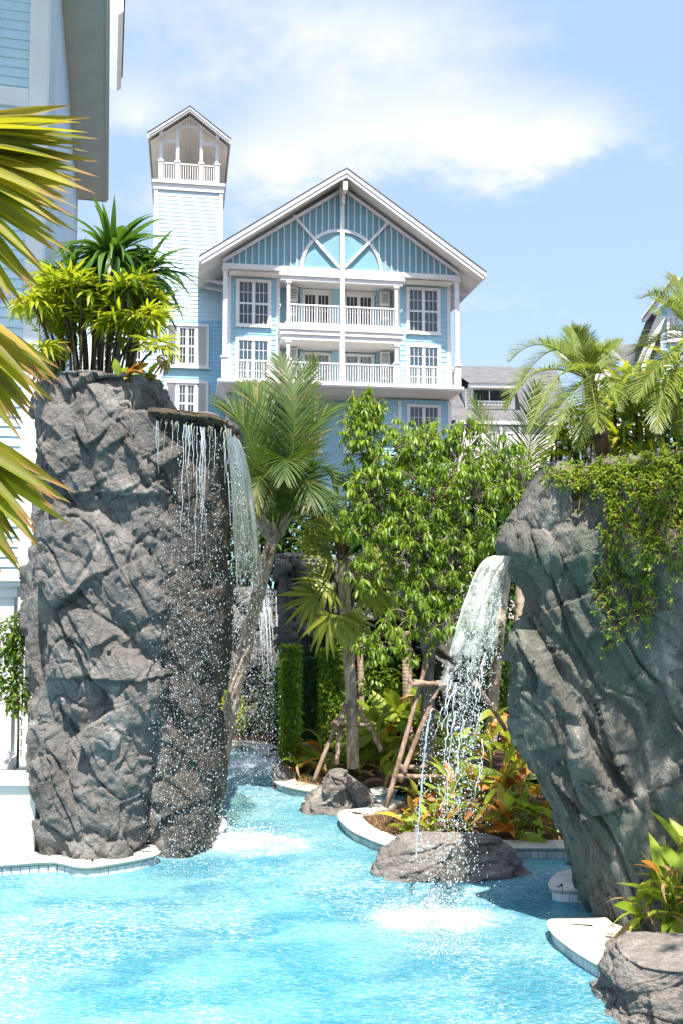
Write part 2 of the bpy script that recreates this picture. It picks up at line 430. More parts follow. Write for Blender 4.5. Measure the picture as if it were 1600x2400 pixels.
def railing(parent, x0, x1, y, z0, z1, pitch=.13, name='railing', thick=.035):
    r = empty(name); r.parent = parent; r.location = (0, 0, 0)
    boxp('top_rail', M_WHITE, r, x0, x1, y - .05, y + .05, z1 - .07, z1)
    boxp('bottom_rail', M_WHITE, r, x0, x1, y - .035, y + .035, z0 + .08, z0 + .14)
    n = max(2, int((x1 - x0) / pitch))
    for i in range(n):
        x = x0 + (x1 - x0) * (i + .5) / n
        boxp('baluster', M_WHITE, r, x - thick / 2, x + thick / 2, y - thick / 2, y + thick / 2, z0 + .14, z1 - .07)
    return r
def post(parent, x, y, z0, z1, w=.18, plinth=1.15):
    p = MB(); p.box(x - w / 2, x + w / 2, y - w / 2, y + w / 2, z0 + plinth, z1)
    p.box(x - w * .72, x + w * .72, y - w * .72, y + w * .72, z0, z0 + plinth)
    p.box(x - w * .95, x + w * .95, y - w * .95, y + w * .95, z0 + plinth - .01, z0 + plinth + .08)
    p.box(x - w * .8, x + w * .8, y - w * .8, y + w * .8, z1 - .14, z1 - .003)
    return p.build('post', M_WHITE, parent)
def gable_roof(parent, cx, za, half, drop, y0, y1, th=.13, fascia=.40, tag_label=None):
    """two pitched slabs, shingles on top, white soffit below, stepped rake fascias and eave fascias"""
    ro = empty('roof'); ro.parent = parent
    zt = za - drop
    for s in (-1, 1):
        MB().prism([(cx, za + .035), (cx + s * (half + .03), zt + .035), (cx + s * (half + .03), zt - .012), (cx, za - .012)][::s], y0 - .03, y1 + .03).build('shingles', M_SHING, ro)
        MB().prism([(cx, za - .014), (cx + s * half, zt - .014), (cx + s * half, zt - th), (cx, za - th)][::s], y0 + .05, y1).build('soffit', M_WHITE, ro)
        MB().prism([(cx, za - .016), (cx + s * half, zt - .016), (cx + s * half, zt - fascia * .55), (cx, za - fascia * .55)][::s], y0, y0 + .047).build('rake_fascia', M_WHITE, ro)
        MB().prism([(cx, za - fascia * .53), (cx + s * half * .985, zt + drop * .015 - fascia * .53), (cx + s * half * .985, zt + drop * .015 - fascia * 1.02), (cx, za - fascia * 1.02)][::s], y0 + .049, y0 + .12).build('rake_fascia', M_WHITE, ro)
        xa, xb = sorted((cx + s * (half - .05), cx + s * (half + .012)))
        MB().box(xa, xb, y0 + .002, y1, zt - .27, zt - .015).build('eave_fascia', M_WHITE, ro)
    return ro

# ================================================================ the blue gabled house
HROT = R(9.5)
HO = at(533, 1350, 47.0); HO.z = 0
house = empty('house', HO, HROT, 'light blue clapboard hotel house with a wide white-trimmed gable and two balconies', 'house')
def blue_house():
    h = house
    # wall bodies
    wl = empty('wall'); wl.parent = h
    boxp('wall_body', M_BLUE, wl, -.02, 11.82, 2.2, 13, 0, 18.9)
    boxp('wall_body', M_BLUE, wl, 0, 2.62, .96, 2.198, 12.5, 18.66); boxp('wall_body', M_BLUE, wl, 8.96, 11.80, .96, 2.198, 12.5, 18.66)
    boxp('wall_body', M_BLUE, wl, 0, 3.0, .96, 2.198, 0, 12.4); boxp('wall_body', M_BLUE, wl, 8.1, 11.80, .96, 2.198, 0, 12.4)
    boards(wl, CL_B, .27, .12, 2.5, .955, 12.86, 18.66); boards(wl, CL_B, .27, 9.08, 11.68, .955, 12.86, 18.66)
    boards(wl, CL_B, .27, .12, 2.98, .955, 6.4, 12.34); boards(wl, CL_B, .27, 8.12, 8.93, .955, 6.4, 12.34); boards(wl, CL_B, .27, 9.13, 11.68, .955, 6.4, 12.34)
    for i in range(45):                                 # left flank boards
        inst('siding_board', CL_B, wl, (-.025, 3.58, 6.4 + i * .27), (0, 0, -math.pi / 2), (2.6, 1, 1))
    for (x0, x1) in ((-.06, .12), (2.5, 2.68), (8.9, 9.08), (11.68, 11.87)):
        boxp('corner_board', M_WHITE, wl, x0, x1, .90, 2.19, 12.86, 18.66)
    for (x0, x1) in ((-.06, .12), (8.95, 9.12), (11.68, 11.87)):
        boxp('corner_board', M_WHITE, wl, x0, x1, .90, 1.1, 0, 12.3)
    for (x0, x1) in ((3.85, 3.98), (5.62, 6.15), (7.98, 8.2)):   # plain piers between the balcony doors
        for z0, z1 in ((15.97, 18.5), (12.95, 15.1)): boxp('pier', M_BLUE, wl, x0, x1, 1.95, 2.198, z0, z1)
    # porch ceiling, header, balcony slabs
    boxp('porch_ceiling', M_WHITE, h, .0, 11.8, .16, .958, 18.60, 18.66)
    boxp('balcony_ceiling', M_WHITE, h, 2.685, 8.895, .16, 2.198, 18.5, 18.58)
    boxp('header_beam', M_WHITE, h, 2.6, 9.0, -.13, .155, 18.2, 18.685)
    boxp('crown_moulding', M_WHITE, h, 2.52, 9.08, -.22, .05, 18.42, 18.58)
    MB().box(3.1, 8.5, 2.05, 2.19, 18.3, 18.46).build('light_cove', M_WHITE, h)
    ub = empty('upper_balcony'); ub.parent = h
    boxp('floor_slab', M_WHITE, ub, 2.55, 9.05, -.22, 2.198, 15.62, 15.9); boxp('slab_moulding', M_WHITE, ub, 2.6, 9.0, -.16, 2.19, 15.38, 15.618); boxp('slab_moulding', M_WHITE, ub, 2.68, 8.92, -.08, 2.19, 15.12, 15.378)
    for x in (2.62, 8.97): boxp('side_rail', M_WHITE, ub, x - .03, x + .03, .1, .95, 16.92, 17.0)
    railing(h, 3.1, 5.68, 0, 15.9, 17.0); railing(h, 5.86, 8.56, 0, 15.9, 17.0)
    lb = empty('lower_balcony'); lb.parent = h
    boxp('floor_slab', M_WHITE, lb, -.55, 12.15, -.42, 3.55, 12.66, 12.88)
    v = []; 
    MB().add([(-.5, -.37, 12.657), (12.1, -.37, 12.657), (12.1, 3.5, 12.657), (-.5, 3.5, 12.657), (-.05, .5, 12.44), (11.85, .5, 12.44), (11.85, 3.5, 12.44), (-.05, 3.5, 12.44)],
             [(0, 1, 5, 4), (1, 2, 6, 5), (3, 0, 4, 7), (4, 5, 6, 7), (0, 3, 2, 1)]).build('cornice', M_WHITE, lb)
    boxp('fascia_band', M_WHITE, lb, -.58, 12.18, -.46, -.424, 12.74, 12.86)
    for a, b in ((-.1, 2.9), (3.12, 5.66), (5.88, 8.55), (8.75, 11.85)): railing(h, a, b, 0, 12.88, 13.99)
    # posts
    post(h, -.22, 0, 12.9, 18.7, .22); post(h, 11.95, 0, 12.9, 18.7, .22)
    post(h, 3.02, 0, 12.9, 15.1, .17); post(h, 3.02, 0, 15.92, 18.2, .17, .02); post(h, 8.65, 0, 12.9, 15.1, .17); post(h, 8.65, 0, 15.92, 18.2, .17, .02)
    boxp('centre_post', M_WHITE, h, 5.68, 5.86, -.27, -.235, 12.9, 23.0); boxp('centre_post', M_WHITE, h, 5.67, 5.87, -.232, .05, 12.9, 15.1)
    boxp('gable_beam', M_WHITE, h, -.35, 12.08, -.1, .15, 18.69, 18.93)
    # gable wall, battens, arch and diagonals
    MB().prism([(-.3, 18.94), (12.0, 18.94), (5.85, 23.2)], .02, .9).build('gable_wall', M_TEAL, h)
    def rake_z(x): return 23.1 - abs(x - 5.85) * .672
    x = -.02; xs = [5.77 + s * (.33 * k) for s in (-1, 1) for k in range(1, 18)]
    for x in xs:
        zt = rake_z(x)
        zb = 18.93
        if abs(x - 5.77) < 2.06: zb = 18.93 + math.sqrt(2.06 ** 2 - (x - 5.77) ** 2)
        if zt - zb > .12 and -.2 < x < 11.9: boxp('batten', M_WHITE, h, x - .028, x + .028, -.035, .018, zb, zt)
    a = MB(); n = 40; r0, r1 = 1.98, 2.14; vs = []; fs = []
    for i in range(n + 1):
        t = math.pi * i / n
        for (r, y) in ((r0, -.09), (r1, -.09), (r1, .015), (r0, .015)): vs.append((5.77 + r * math.cos(t), y, 18.93 + r * math.sin(t)))
        if i:
            k = 4 * i
            for j in range(4): fs.append((k - 4 + j, k - 4 + (j + 1) % 4, k + (j + 1) % 4, k + j))
    a.add(vs, fs); a.build('arch_trim', M_WHITE, h)
    MB().prism([(5.77 + 1.97 * math.cos(math.pi * i / 24), 18.945 + 1.97 * math.sin(math.pi * i / 24)) for i in range(25)], -.012, .017).build('arch_panel', M_ARCH, h)
    for s in (-1, 1):
        MB().bar((5.77 + s * .1, -.135, 19.0), (5.77 + s * 2.52, -.135, 21.62), .07, .13).build('diagonal_brace', M_WHITE, h)
        MB().bar((5.85 + s * 6.2, -.06, 19.02), (5.85 + s * .05, -.06, 23.15), .12, .16).build('rake_trim', M_WHITE, h)
    MB().box(5.66, 5.88, -1.1, .0, 22.75, 23.2).build('ridge_bracket', M_WHITE, h)
    MB().box(5.69, 5.85, -.5, -.02, 22.3, 22.748).build('ridge_bracket', M_WHITE, h)
    gable_roof(h, 5.82, 23.85, 7.36, 5.03, -1.2, 13, .3, .44)
    for y in (1.6, 2.9):                       # small eave outriggers under the left soffit
        MB().bar((-.05, y, 18.35), (-1.2, y, 18.55), .1, .12).build('outrigger', M_WHITE, h)
        MB().bar((11.85, y, 18.35), (13.0, y, 18.55), .1, .12).build('outrigger', M_WHITE, h)
    # windows
    window(h, .38, 2.22, 15.95, 18.45, .95); window(h, 9.42, 11.30, 15.95, 18.48, .95)
    window(h, .38, 2.22, 13.0, 15.36, .95, curtain=True); window(h, 9.42, 11.30, 13.0, 15.38, .95, curtain=True)
    window(h, .5, 2.3, 9.6, 12.1, .95); window(h, 9.42, 11.28, 9.6, 12.12, .95)
    window(h, 3.5, 5.1, 9.6, 11.9, 2.19); window(h, 6.2, 7.6, 9.6, 11.9, 2.19)
    for (x0, x1) in ((3.98, 5.62), (6.2, 7.92)):
        for z0, z1, cu in ((15.92, 18.32, False), (12.9, 15.02, True)):
            d = window(h, x0, x1, z0, z1, 2.19, 3, 2, cu, .5); d.name = 'balcony_door'
blue_house()
# rear cross roof that peeks out on the right
def rear_roof():
    g = empty('rear_roof'); g.parent = house; g.location = (11.0, 11.2, 21.6)
    MB().add([(-2.5, 0, 1.05), (2.75, 0, .0), (2.75, 5, .0), (-2.5, 5, 1.05), (-2.5, 0, .75), (2.75, 0, -.3), (2.75, 5, -.3), (-2.5, 5, .75)], [(0, 1, 2, 3), (7, 6, 5, 4), (0, 4, 5, 1), (1, 5, 6, 2)]).build('fascia', M_WHITE, g)
    MB().add([(-2.5, -.03, 1.08), (2.8, -.03, .03), (2.8, 5, .03), (-2.5, 5, 1.08), (-2.5, -.03, 1.055), (2.8, -.03, .005), (2.8, 5, .005), (-2.5, 5, 1.055)], [(0, 1, 2, 3), (0, 4, 5, 1), (1, 5, 6, 2)]).build('shingles', M_SHING, g)
    MB().add([(-2.5, .1, .7), (2.6, .1, -.32), (1.4, .1, -1.0), (-2.5, .1, -1.0)], [(0, 3, 2, 1)]).build('gable_end', M_WHITE, g)
rear_roof()

# air conditioners standing on the balconies
def aircon(x, y, z, w, hgt, side, floor, which):
    lab = '%s white air conditioner unit at the %s end of the %s balcony' % (which, side, floor)
    o = empty('air_conditioner', house.matrix_basis @ Vector((x, y, z)) if False else (Matrix.Translation(HO) @ Matrix.Rotation(HROT, 4, 'Z')) @ Vector((x, y, z)), HROT, lab, 'air conditioner', 'air conditioners on the balconies')
    MB().box(-w / 2, w / 2, -.15, .15, 0, hgt).build('casing', M_ACWHITE, o)
    boxp('grille', M_ACGREY, o, -w * .38, w * .38, -.158, -.152, hgt * .12, hgt * .88)
    for i in range(6): boxp('slat', M_ACWHITE, o, -w * .38, w * .38, -.172, -.16, hgt * (.15 + .12 * i), hgt * (.19 + .12 * i))
    boxp('bracket', M_ACWHITE, o, -w * .5, w * .5, -.12, .12, -.06, -.002)
for fl, z in (('upper', 15.9), ('lower', 12.9)):
    for sd, x in (('left', 3.42), ('right', 8.35)):
        aircon(x, 1.5, z + 1.68 - (.28 if fl == 'lower' else 0), .5, .72, sd, fl, 'upper'); aircon(x, 1.5, z + .95 - (.28 if fl == 'lower' else 0), .44, .62, sd, fl, 'lower')

# ================================================================ tower with belfry and shuttered wing
def tower():
    t = empty('tower', HO, HROT, 'slender pale clapboard tower with an open white belfry, beside the gabled house', 'tower')
    wl = empty('wall'); wl.parent = t
    Y = 3.6
    boxp('wall_body', M_PALE, wl, -3.92, -.28, Y + .01, Y + 8, 18.8, 24.05)
    boxp('wall_body', M_PALE, wl, -3.62, -.03, Y + .012, Y + 7, 0, 18.8)
    boards(wl, CL_P, .22, -3.76, -.44, Y, 16.9, 24.03)
    boards(wl, CL_BW, .22, -3.45, -.05, Y, 6.0, 16.9)
    boxp('corner_board', M_WHITE, wl, -3.96, -3.76, Y - .06, Y + .3, 18.8, 24.05); boxp('corner_board', M_WHITE, wl, -.44, -.25, Y - .06, Y + .3, 18.8, 24.05)
    boxp('corner_board', M_WHITE, wl, -3.66, -3.45, Y - .055, Y + .3, 0, 18.8)
    boxp('cornice', M_WHITE, t, -4.0, -.2, Y - .1, Y + 8.1, 24.06, 24.40); boxp('cornice', M_WHITE, t, -4.08, -.12, Y - .2, Y + 8.2, 24.402, 24.55)
    for x in (-3.62, -2.73, -1.44, -.57):
        post(t, x, Y, 24.56, 27.0 if x in (-3.62, -.57) else 27.75, .17, 1.05)
        post(t, x, Y + 7.8, 24.56, 27.0 if x in (-3.62, -.57) else 27.7, .17, 1.05)
    for x in (-3.62, -.57):
        for k in (2.6, 5.2): post(t, x, Y + k, 24.56, 27.0, .17, 1.05)
        boxp('eave_beam', M_WHITE, t, x - .1, x + .1, Y - .45, Y + 8.2, 26.99, 27.24)
    for a, b in ((-3.5, -2.87), (-2.6, -1.58), (-1.3, -.7)): railing(t, a, b, Y, 24.55, 25.6, .12)
    for a, b in ((-3.54, -2.83), (-1.33, -.65)): boxp('tie_beam', M_WHITE, t, a, b, Y - .07, Y + .07, 26.72, 26.9)
    boxp('collar_beam', M_WHITE, t, -2.9, -1.28, Y - .09, Y + .07, 27.62, 27.76); boxp('king_post', M_WHITE, t, -2.14, -2.05, Y - .08, Y + .06, 27.77, 28.25)
    boxp('back_wall', M_CREAM, t, -3.5, -.68, Y + 7.6, Y + 7.68, 24.56, 26.95); boxp('belfry_floor', M_CREAM, t, -3.9, -.3, Y + .1, Y + 7.9, 24.556, 24.6)
    for s in (-1, 1):                       # ceiling boards under the rafters
        MB().prism([(-2.09, 28.2), (-2.09 + s * 2.1, 26.62), (-2.09 + s * 2.1, 26.55), (-2.09, 28.12)][::s], Y - .3, Y + 7.5).build('ceiling', M_CREAM, t)
    gable_roof(t, -2.09, 28.52, 2.22, 1.68, Y - .75, Y + 8.6, .16, .26)
    for x, y, z in ((-1.92, Y - .3, 28.4), (-4.2, Y - .2, 26.9), (.05, Y - .2, 27.0)):
        MB().tube([(x, y, z), (x, y, z + .55)], .012, 5).build('lightning_rod', M_ACGREY, t)
    for z0, z1 in ((14.25, 16.65), (11.1, 13.52)):
        w = window(t, -2.66, -1.53, z0 + .1, z1 - .1, Y - .03, 2, 2, False, None, .08)
        fr = MB(); fr.box(-3.27, -3.14, Y - .16, Y, z0, z1); fr.box(-1.06, -.93, Y - .16, Y, z0, z1); fr.box(-3.14, -1.06, Y - .16, Y, z1 - .13, z1); fr.box(-3.14, -1.06, Y - .16, Y, z0, z0 + .1); fr.box(-3.36, -.84, Y - .22, Y - .162, z0 - .06, z0 + .03)
        fr.build('surround', M_WHITE, t)
        for a, b in ((-3.13, -2.67), (-1.52, -1.07)):
            sh = boxp('shutter', M_SHUT, t, a, b, Y - .08, Y - .035, z0 + .1, z1 - .13)
            sh = empty('shutter_louvres'); sh.parent = t
            n = 24
            for i in range(n):
                zz = z0 + .16 + (z1 - z0 - .36) * i / n
                inst('slat', unit_box(M_SHUT), sh, ((a + b) / 2, Y - .10, zz + .03), (R(28), 0, 0), (b - a - .08, .012, .075))
    # lower wing running on behind the plants
    w2 = empty('side_wing'); w2.parent = t
    boxp('wall_body', M_PALE, w2, -8.6, -3.66, Y + 1.6, Y + 8, 0, 17.6); boards(w2, CL_P, .22, -8.6, -3.7, Y + 1.58, 6, 17.6)
    for x in (-5.6, -7.4):
        for z in (13.9, 10.8): window(t, x, x + 1.15, z, z + 2.1, Y + 1.55, 2, 2)
    return t
tower()

# ================================================================ near building on the left with its deep soffit
LROT = math.atan(550 / FPX)
def left_building():
    # depth runs along the eave, x to the right
    L0 = at(91, 700, 15.4); L0.z = 0
    b = empty('building', L0, LROT, 'tall pale blue clapboard building with a deep grey-green soffit, cropped by the left edge', 'building')
    M_PLAIN = mat_paint('smooth_blue_render', (.52, .66, .76), .05, .6)
    inv = (Matrix.Translation(L0) @ Matrix.Rotation(LROT, 4, 'Z')).inverted()
    def loc_at(u, v, ly):                     # point of the picture on the plane local y = ly
        d = inv.to_3x3() @ ray(u, v); e = inv @ EYE
        return e + d * ((ly - e.y) / d.y)
    end = 15.0
    pe = loc_at(255, 465, end); zs = pe.z; xo = pe.x
    wl = empty('wall'); wl.parent = b
    boxp('wall_body', M_PLAIN, wl, -9, -.02, .02, end - .3, 0, zs + .3)
    boxp('frieze', M_PLAIN, wl, -.018, .05, .05, end - .28, 0, zs - .01)
    h = .165; me = clap_mesh(M_PALE, h, 'clapboard_near')
    n = int((zs - 1.0) / h)
    for i in range(n): inst('siding_board', me, wl, (-4.2, .018, 1.0 + i * h), (0, 0, 0), (3.98, 1, 1))
    boxp('corner_board', M_WHITE, wl, -.23, .06, -.035, .0, 0, zs); boxp('corner_board', M_WHITE, wl, .052, .075, .0, .26, 0, zs)
    boxp('corner_board', M_WHITE, wl, .052, .09, end - .6, end - .25, 0, zs)
    # narrow louvre strips seen edge-on along the flank
    sh = empty('flank_louvres'); sh.parent = b
    for i in range(int(zs / .3)): inst('slat', unit_box(M_PALE), sh, (.075, 1.1, .5 + i * .3), (0, R(25), 0), (.012, 1.2, .2))
    band = loc_at(30, 228, 0).z
    boxp('white_band', M_WHITE, wl, -4.2, -.232, -.05, .015, band - .16, band + .16)
    # soffit and eave
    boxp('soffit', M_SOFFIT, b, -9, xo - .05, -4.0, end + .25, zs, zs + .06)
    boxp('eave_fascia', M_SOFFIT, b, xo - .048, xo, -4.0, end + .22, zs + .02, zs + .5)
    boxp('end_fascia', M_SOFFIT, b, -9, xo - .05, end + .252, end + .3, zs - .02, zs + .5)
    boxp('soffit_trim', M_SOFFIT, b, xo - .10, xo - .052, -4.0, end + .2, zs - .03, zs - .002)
    q = loc_at(278, 34, 8.0)                    # corner of the higher gable above
    MB().prism([(-.9, 1.15), (.18, .42), (.18, .10), (.05, 0), (-.9, .64)], 0, 4).build('upper_eave', M_WHITE, b, (q.x - .05, q.y, q.z))
    MB().prism([(-.9, 1.21), (.22, .46), (.22, .425), (-.9, 1.165)], -.03, 4).build('upper_shingles', M_SHING, b, (q.x - .05, q.y, q.z))
left_building()

# ================================================================ grey-roofed houses far on the right
def far_houses():
    # long dormered house beside the gable
    o = at(1050, 1350, 66); o.z = 0
    h = empty('house', o, R(4), 'grey shingled house with a black-windowed dormer, right behind the gabled house', 'house')
    k = 66 / FPX
    def X(u): return (u - 1050) * k
    def Z(v, y=0): return at(1050, v, 66 + y).z
    boxp('wall', M_CREAM, h, X(1060), X(1345), 2, 10, 0, Z(1000))
    MB().add([(X(1052), 0, Z(985)), (X(1360), 0, Z(985)), (X(1385), 7, Z(858, 7)), (X(1082), 7, Z(858, 7)), (X(1052), 14, Z(985)), (X(1360), 14, Z(985))], [(0, 1, 2, 3), (3, 2, 5, 4), (0, 3, 4), (1, 5, 2)]).build('roof', M_SHING, h)
    d = empty('dormer'); d.parent = h
    boxp('dormer_body', M_CREAM, d, X(1105), X(1225), 1.4, 6, Z(985), Z(900))
    for i in range(12):
        z = Z(985) + (Z(900) - Z(985)) * i / 12; boxp('siding_board', M_CREAM, d, X(1104) - .03, X(1118), 1.34, 1.39, z, z + .16)
    boxp('dark_window', M_DARK, d, X(1122), X(1212), 1.3, 1.38, Z(940), Z(905))
    boxp('window_frame', M_WHITE, d, X(1116), X(1121), 1.26, 1.39, Z(945), Z(900)); boxp('mullion', M_WHITE, d, X(1160), X(1162), 1.27, 1.3, Z(940), Z(905))
    boxp('dormer_fascia', M_WHITE, d, X(1108), X(1235), .6, 1.25, Z(902), Z(892))
    MB().add([(X(1106), .5, Z(893)), (X(1240), .5, Z(893)), (X(1262), 7, Z(856, 7)), (X(1084), 7, Z(856, 7)), (X(1106), .5, Z(890)), (X(1240), .5, Z(890))], [(0, 1, 2, 3)]).build('dormer_roof', M_SHING, d)
    boxp('sill_rail', M_WHITE, d, X(1120), X(1215), 1.1, 1.25, Z(934), Z(931))
    for i in range(26): u = 1122 + i * 3.5; boxp('baluster', M_WHITE, d, X(u), X(u + 1.3), 1.12, 1.22, Z(942), Z(934))
    # cream storeys below
    b2 = empty('lower_storey'); b2.parent = h
    boxp('wall', M_CREAM, b2, X(1065), X(1300), -1, 1.9, 0, Z(1002)); boxp('cornice', M_WHITE, b2, X(1063), X(1302), -1.3, 1.9, Z(1000), Z(992))
    for u in (1080, 1120, 1165, 1210): boxp('pillar', M_WHITE, b2, X(u), X(u + 6), -1.2, -1.02, 0, Z(1002))
    for u in (1092, 1136, 1180): window(h, X(u), X(u + 24), Z(1058), Z(1016), -1.02, 2, 2)
    # gable in the middle distance
    o = at(1400, 1350, 74); o.z = 0
    g = empty('house', o, R(-6), 'small grey-roofed gable end between the date palm and the right edge', 'house'); k = 74 / FPX
    def X(u): return (u - 1400) * k
    def Z(v, y=0): return at(1400, v, 74 + y).z
    boxp('wall', M_CREAM, g, X(1405), X(1560), .3, 8, 0, Z(860))
    MB().add([(X(1405), .28, Z(900)), (X(1470), .28, Z(880)), (X(1430), .28, Z(822))], [(0, 1, 2)]).build('gable_end', M_CREAM, g)
    for i in range(7): boxp('siding_board', M_CREAM, g, X(1412) - i * 0 + i * .12, X(1465) - i * .12, .2, .27, Z(890) + i * .22, Z(890) + i * .22 + .19)
    MB().add([(X(1430), 0, Z(810)), (X(1560), 3, Z(808, 3)), (X(1560), -.5, Z(868)), (X(1472), -.5, Z(862))], [(0, 3, 2, 1)]).build('roof', M_SHING, g)
    MB().bar((X(1430), -.1, Z(812)), (X(1394), -.1, Z(905)), .3, .22).build('rake_fascia', M_WHITE, g); MB().bar((X(1430), -.1, Z(812)), (X(1474), -.55, Z(864)), .3, .22).build('rake_fascia', M_WHITE, g)
    MB().tube([(X(1431), 0, Z(812)), (X(1431), 0, Z(800))], .02, 5).build('lightning_rod', M_ACGREY, g)
    # tall cropped house at the right edge
    o = at(1545, 1350, 52); o.z = 0
    g = empty('house', o, R(-16), 'tall house with white window and steep grey roof at the right edge of the picture', 'house'); k = 52 / FPX
    def X(u): return (u - 1545) * k
    def Z(v): return at(1545, v, 52).z
    boxp('wall', M_PALE, g, X(1562), X(1700), .4, 9, 0, Z(715))
    boards(g, CL_BW, .22, X(1562), X(1575), .385, Z(830), Z(715))
    MB().add([(X(1562), .4, Z(716)), (X(1700), .4, Z(716)), (X(1625), .4, Z(664))], [(0, 1, 2)]).build('gable_end', M_PALE, g)
    MB().bar((X(1592), -.4, Z(664)), (X(1520), -.4, Z(753)), .34, .3).build('rake_fascia', M_WHITE, g)
    MB().bar((X(1592), -.4, Z(664)), (X(1680), -.4, Z(740)), .34, .3).build('rake_fascia', M_WHITE, g)
    MB().bar((X(1592), -.2, Z(660)), (X(1519), -.2, Z(750)), 1.1, .06).build('shingles', M_SHING, g)
    MB().bar((X(1562), .2, Z(740)), (X(1505), .2, Z(875)), .5, .35).build('rake_fascia', M_WHITE, g)
    MB().bar((X(1560), .5, Z(735)), (X(1500), .5, Z(878)), 1.2, .08).build('shingles', M_SHING, g)
    window(g, X(1574), X(1606), Z(800), Z(740), .38, 3, 2)
    boxp('corner_board', M_WHITE, g, X(1559), X(1564), .33, .5, 0, Z(720))
far_houses()
# ================================================================ ground, pool, water
CT = .12                                        # coping top above the water
IMP = [(on(520, 1975, 0), (.85, .42)), (on(1012, 2155, 0), (.54, .26)), (on(610, 1790, 0), (1.0, 1.1))]   # where the falls hit the pool
def mat_water():
    t = NT('pool_water')
    p = t.pos()
    # wave relief
    w2 = t.noise(t.pos((1, 1.7, 1)), 8, 3, .6, .8); w3 = t.noise(t.pos((1, 1.9, 1)), 26, 1, .6)
    h = t.math('ADD', t.math('MULTIPLY', w2, .5), t.math('MULTIPLY', w3, .18))
    nrm = t.bump(h, .55, .12)
    # streaks of stirred-in bubbles; the pale veins are caustic light painted as colour
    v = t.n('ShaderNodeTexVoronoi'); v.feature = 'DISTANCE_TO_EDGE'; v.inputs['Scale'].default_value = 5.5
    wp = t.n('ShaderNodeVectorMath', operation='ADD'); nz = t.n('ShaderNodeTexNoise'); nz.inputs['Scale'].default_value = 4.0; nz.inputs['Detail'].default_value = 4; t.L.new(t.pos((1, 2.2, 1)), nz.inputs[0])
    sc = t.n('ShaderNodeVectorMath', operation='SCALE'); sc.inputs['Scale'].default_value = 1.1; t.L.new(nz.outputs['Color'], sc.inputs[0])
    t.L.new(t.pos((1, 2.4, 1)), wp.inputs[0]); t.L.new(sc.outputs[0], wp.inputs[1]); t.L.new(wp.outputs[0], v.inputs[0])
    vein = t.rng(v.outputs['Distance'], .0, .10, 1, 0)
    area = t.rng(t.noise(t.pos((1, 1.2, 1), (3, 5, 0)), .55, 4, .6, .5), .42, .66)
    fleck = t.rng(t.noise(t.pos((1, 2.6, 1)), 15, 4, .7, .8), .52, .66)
    froth_caustic = t.math('MULTIPLY', t.math('ADD', t.math('MULTIPLY', vein, .45), t.math('MULTIPLY', fleck, .75)), t.math('ADD', t.math('MULTIPLY', area, .75), .22), clamp=True)
    sep = t.n('ShaderNodeSeparateXYZ'); t.L.new(p, sep.inputs[0])
    wob = t.noise(t.pos((1, 1.6, 1)), 3.2, 6, .7, .8)
    for (c, (rx, ry)) in IMP:
        dx = t.math('DIVIDE', t.math('SUBTRACT', sep.outputs[0], c.x), rx); dy = t.math('DIVIDE', t.math('SUBTRACT', sep.outputs[1], c.y), ry)
        d = t.math('SQRT', t.math('ADD', t.math('MULTIPLY', dx, dx), t.math('MULTIPLY', dy, dy)))
        d = t.math('ADD', d, t.math('MULTIPLY', t.math('SUBTRACT', wob, .5), 2.6))
        foam = t.math('MULTIPLY', t.rng(d, .35, 1.7, 1.0, 0), t.math('ADD', t.rng(d, .3, .95, .62, 0), t.math('ADD', t.math('MULTIPLY', fleck, .5), .44)), clamp=True)
        froth_caustic = t.math('MAXIMUM', froth_caustic, foam)
    # water body: clear tinted water over bright plaster, partly scattering because it is full of air
    deep = t.noise(t.pos((1, 1.8, 1), (1, 0, 0)), .8, 5, .6, .5)
    tint = t.mix(t.rng(deep, .38, .64), c3(.10, .49, .64), c3(.38, .76, .79))
    tp = t.n('ShaderNodeBsdfTransparent'); t.L.new(tint, tp.inputs[0])
    df = t.n('ShaderNodeBsdfDiffuse'); t.L.new(t.mix(t.rng(deep, .38, .66), c3(.06, .33, .45), c3(.22, .53, .58)), df.inputs[0]); t.L.new(nrm, df.inputs['Normal'])
    m1 = t.n('ShaderNodeMixShader'); m1.inputs[0].default_value = .55; t.L.new(tp.outputs[0], m1.inputs[1]); t.L.new(df.outputs[0], m1.inputs[2])
    fo = t.n('ShaderNodeBsdfDiffuse'); fo.inputs[0].default_value = c3(.78, .86, .88); t.L.new(t.bump(t.math('ADD', h, t.math('MULTIPLY', froth_caustic, .3)), .6, .1), fo.inputs['Normal'])
    m2 = t.n('ShaderNodeMixShader'); t.L.new(froth_caustic, m2.inputs[0]); t.L.new(m1.outputs[0], m2.inputs[1]); t.L.new(fo.outputs[0], m2.inputs[2])
    gl = t.n('ShaderNodeBsdfGlossy'); gl.inputs['Roughness'].default_value = .06; t.L.new(nrm, gl.inputs['Normal'])
    fr = t.n('ShaderNodeFresnel'); fr.inputs[0].default_value = 1.33; t.L.new(nrm, fr.inputs['Normal'])
    m3 = t.n('ShaderNodeMixShader'); t.L.new(t.math('MULTIPLY', fr.outputs[0], .62), m3.inputs[0]); t.L.new(m2.outputs[0], m3.inputs[1]); t.L.new(gl.outputs[0], m3.inputs[2])
    return t.end(m3.outputs[0])
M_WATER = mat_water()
def mat_plaster():
    t = NT('pool_plaster'); n = t.noise(t.pos(), 1.2, 5)
    v = t.n('ShaderNodeTexVoronoi'); v.inputs['Scale'].default_value = 30; t.L.new(t.pos(), v.inputs[0])
    return t.end(t.prin(t.mix(t.math('MULTIPLY', v.outputs['Color'], .5), t.mix(n, c3(.28, .62, .70), c3(.45, .75, .80)), c3(.62, .80, .82)), .6))
M_PLASTER = mat_plaster()
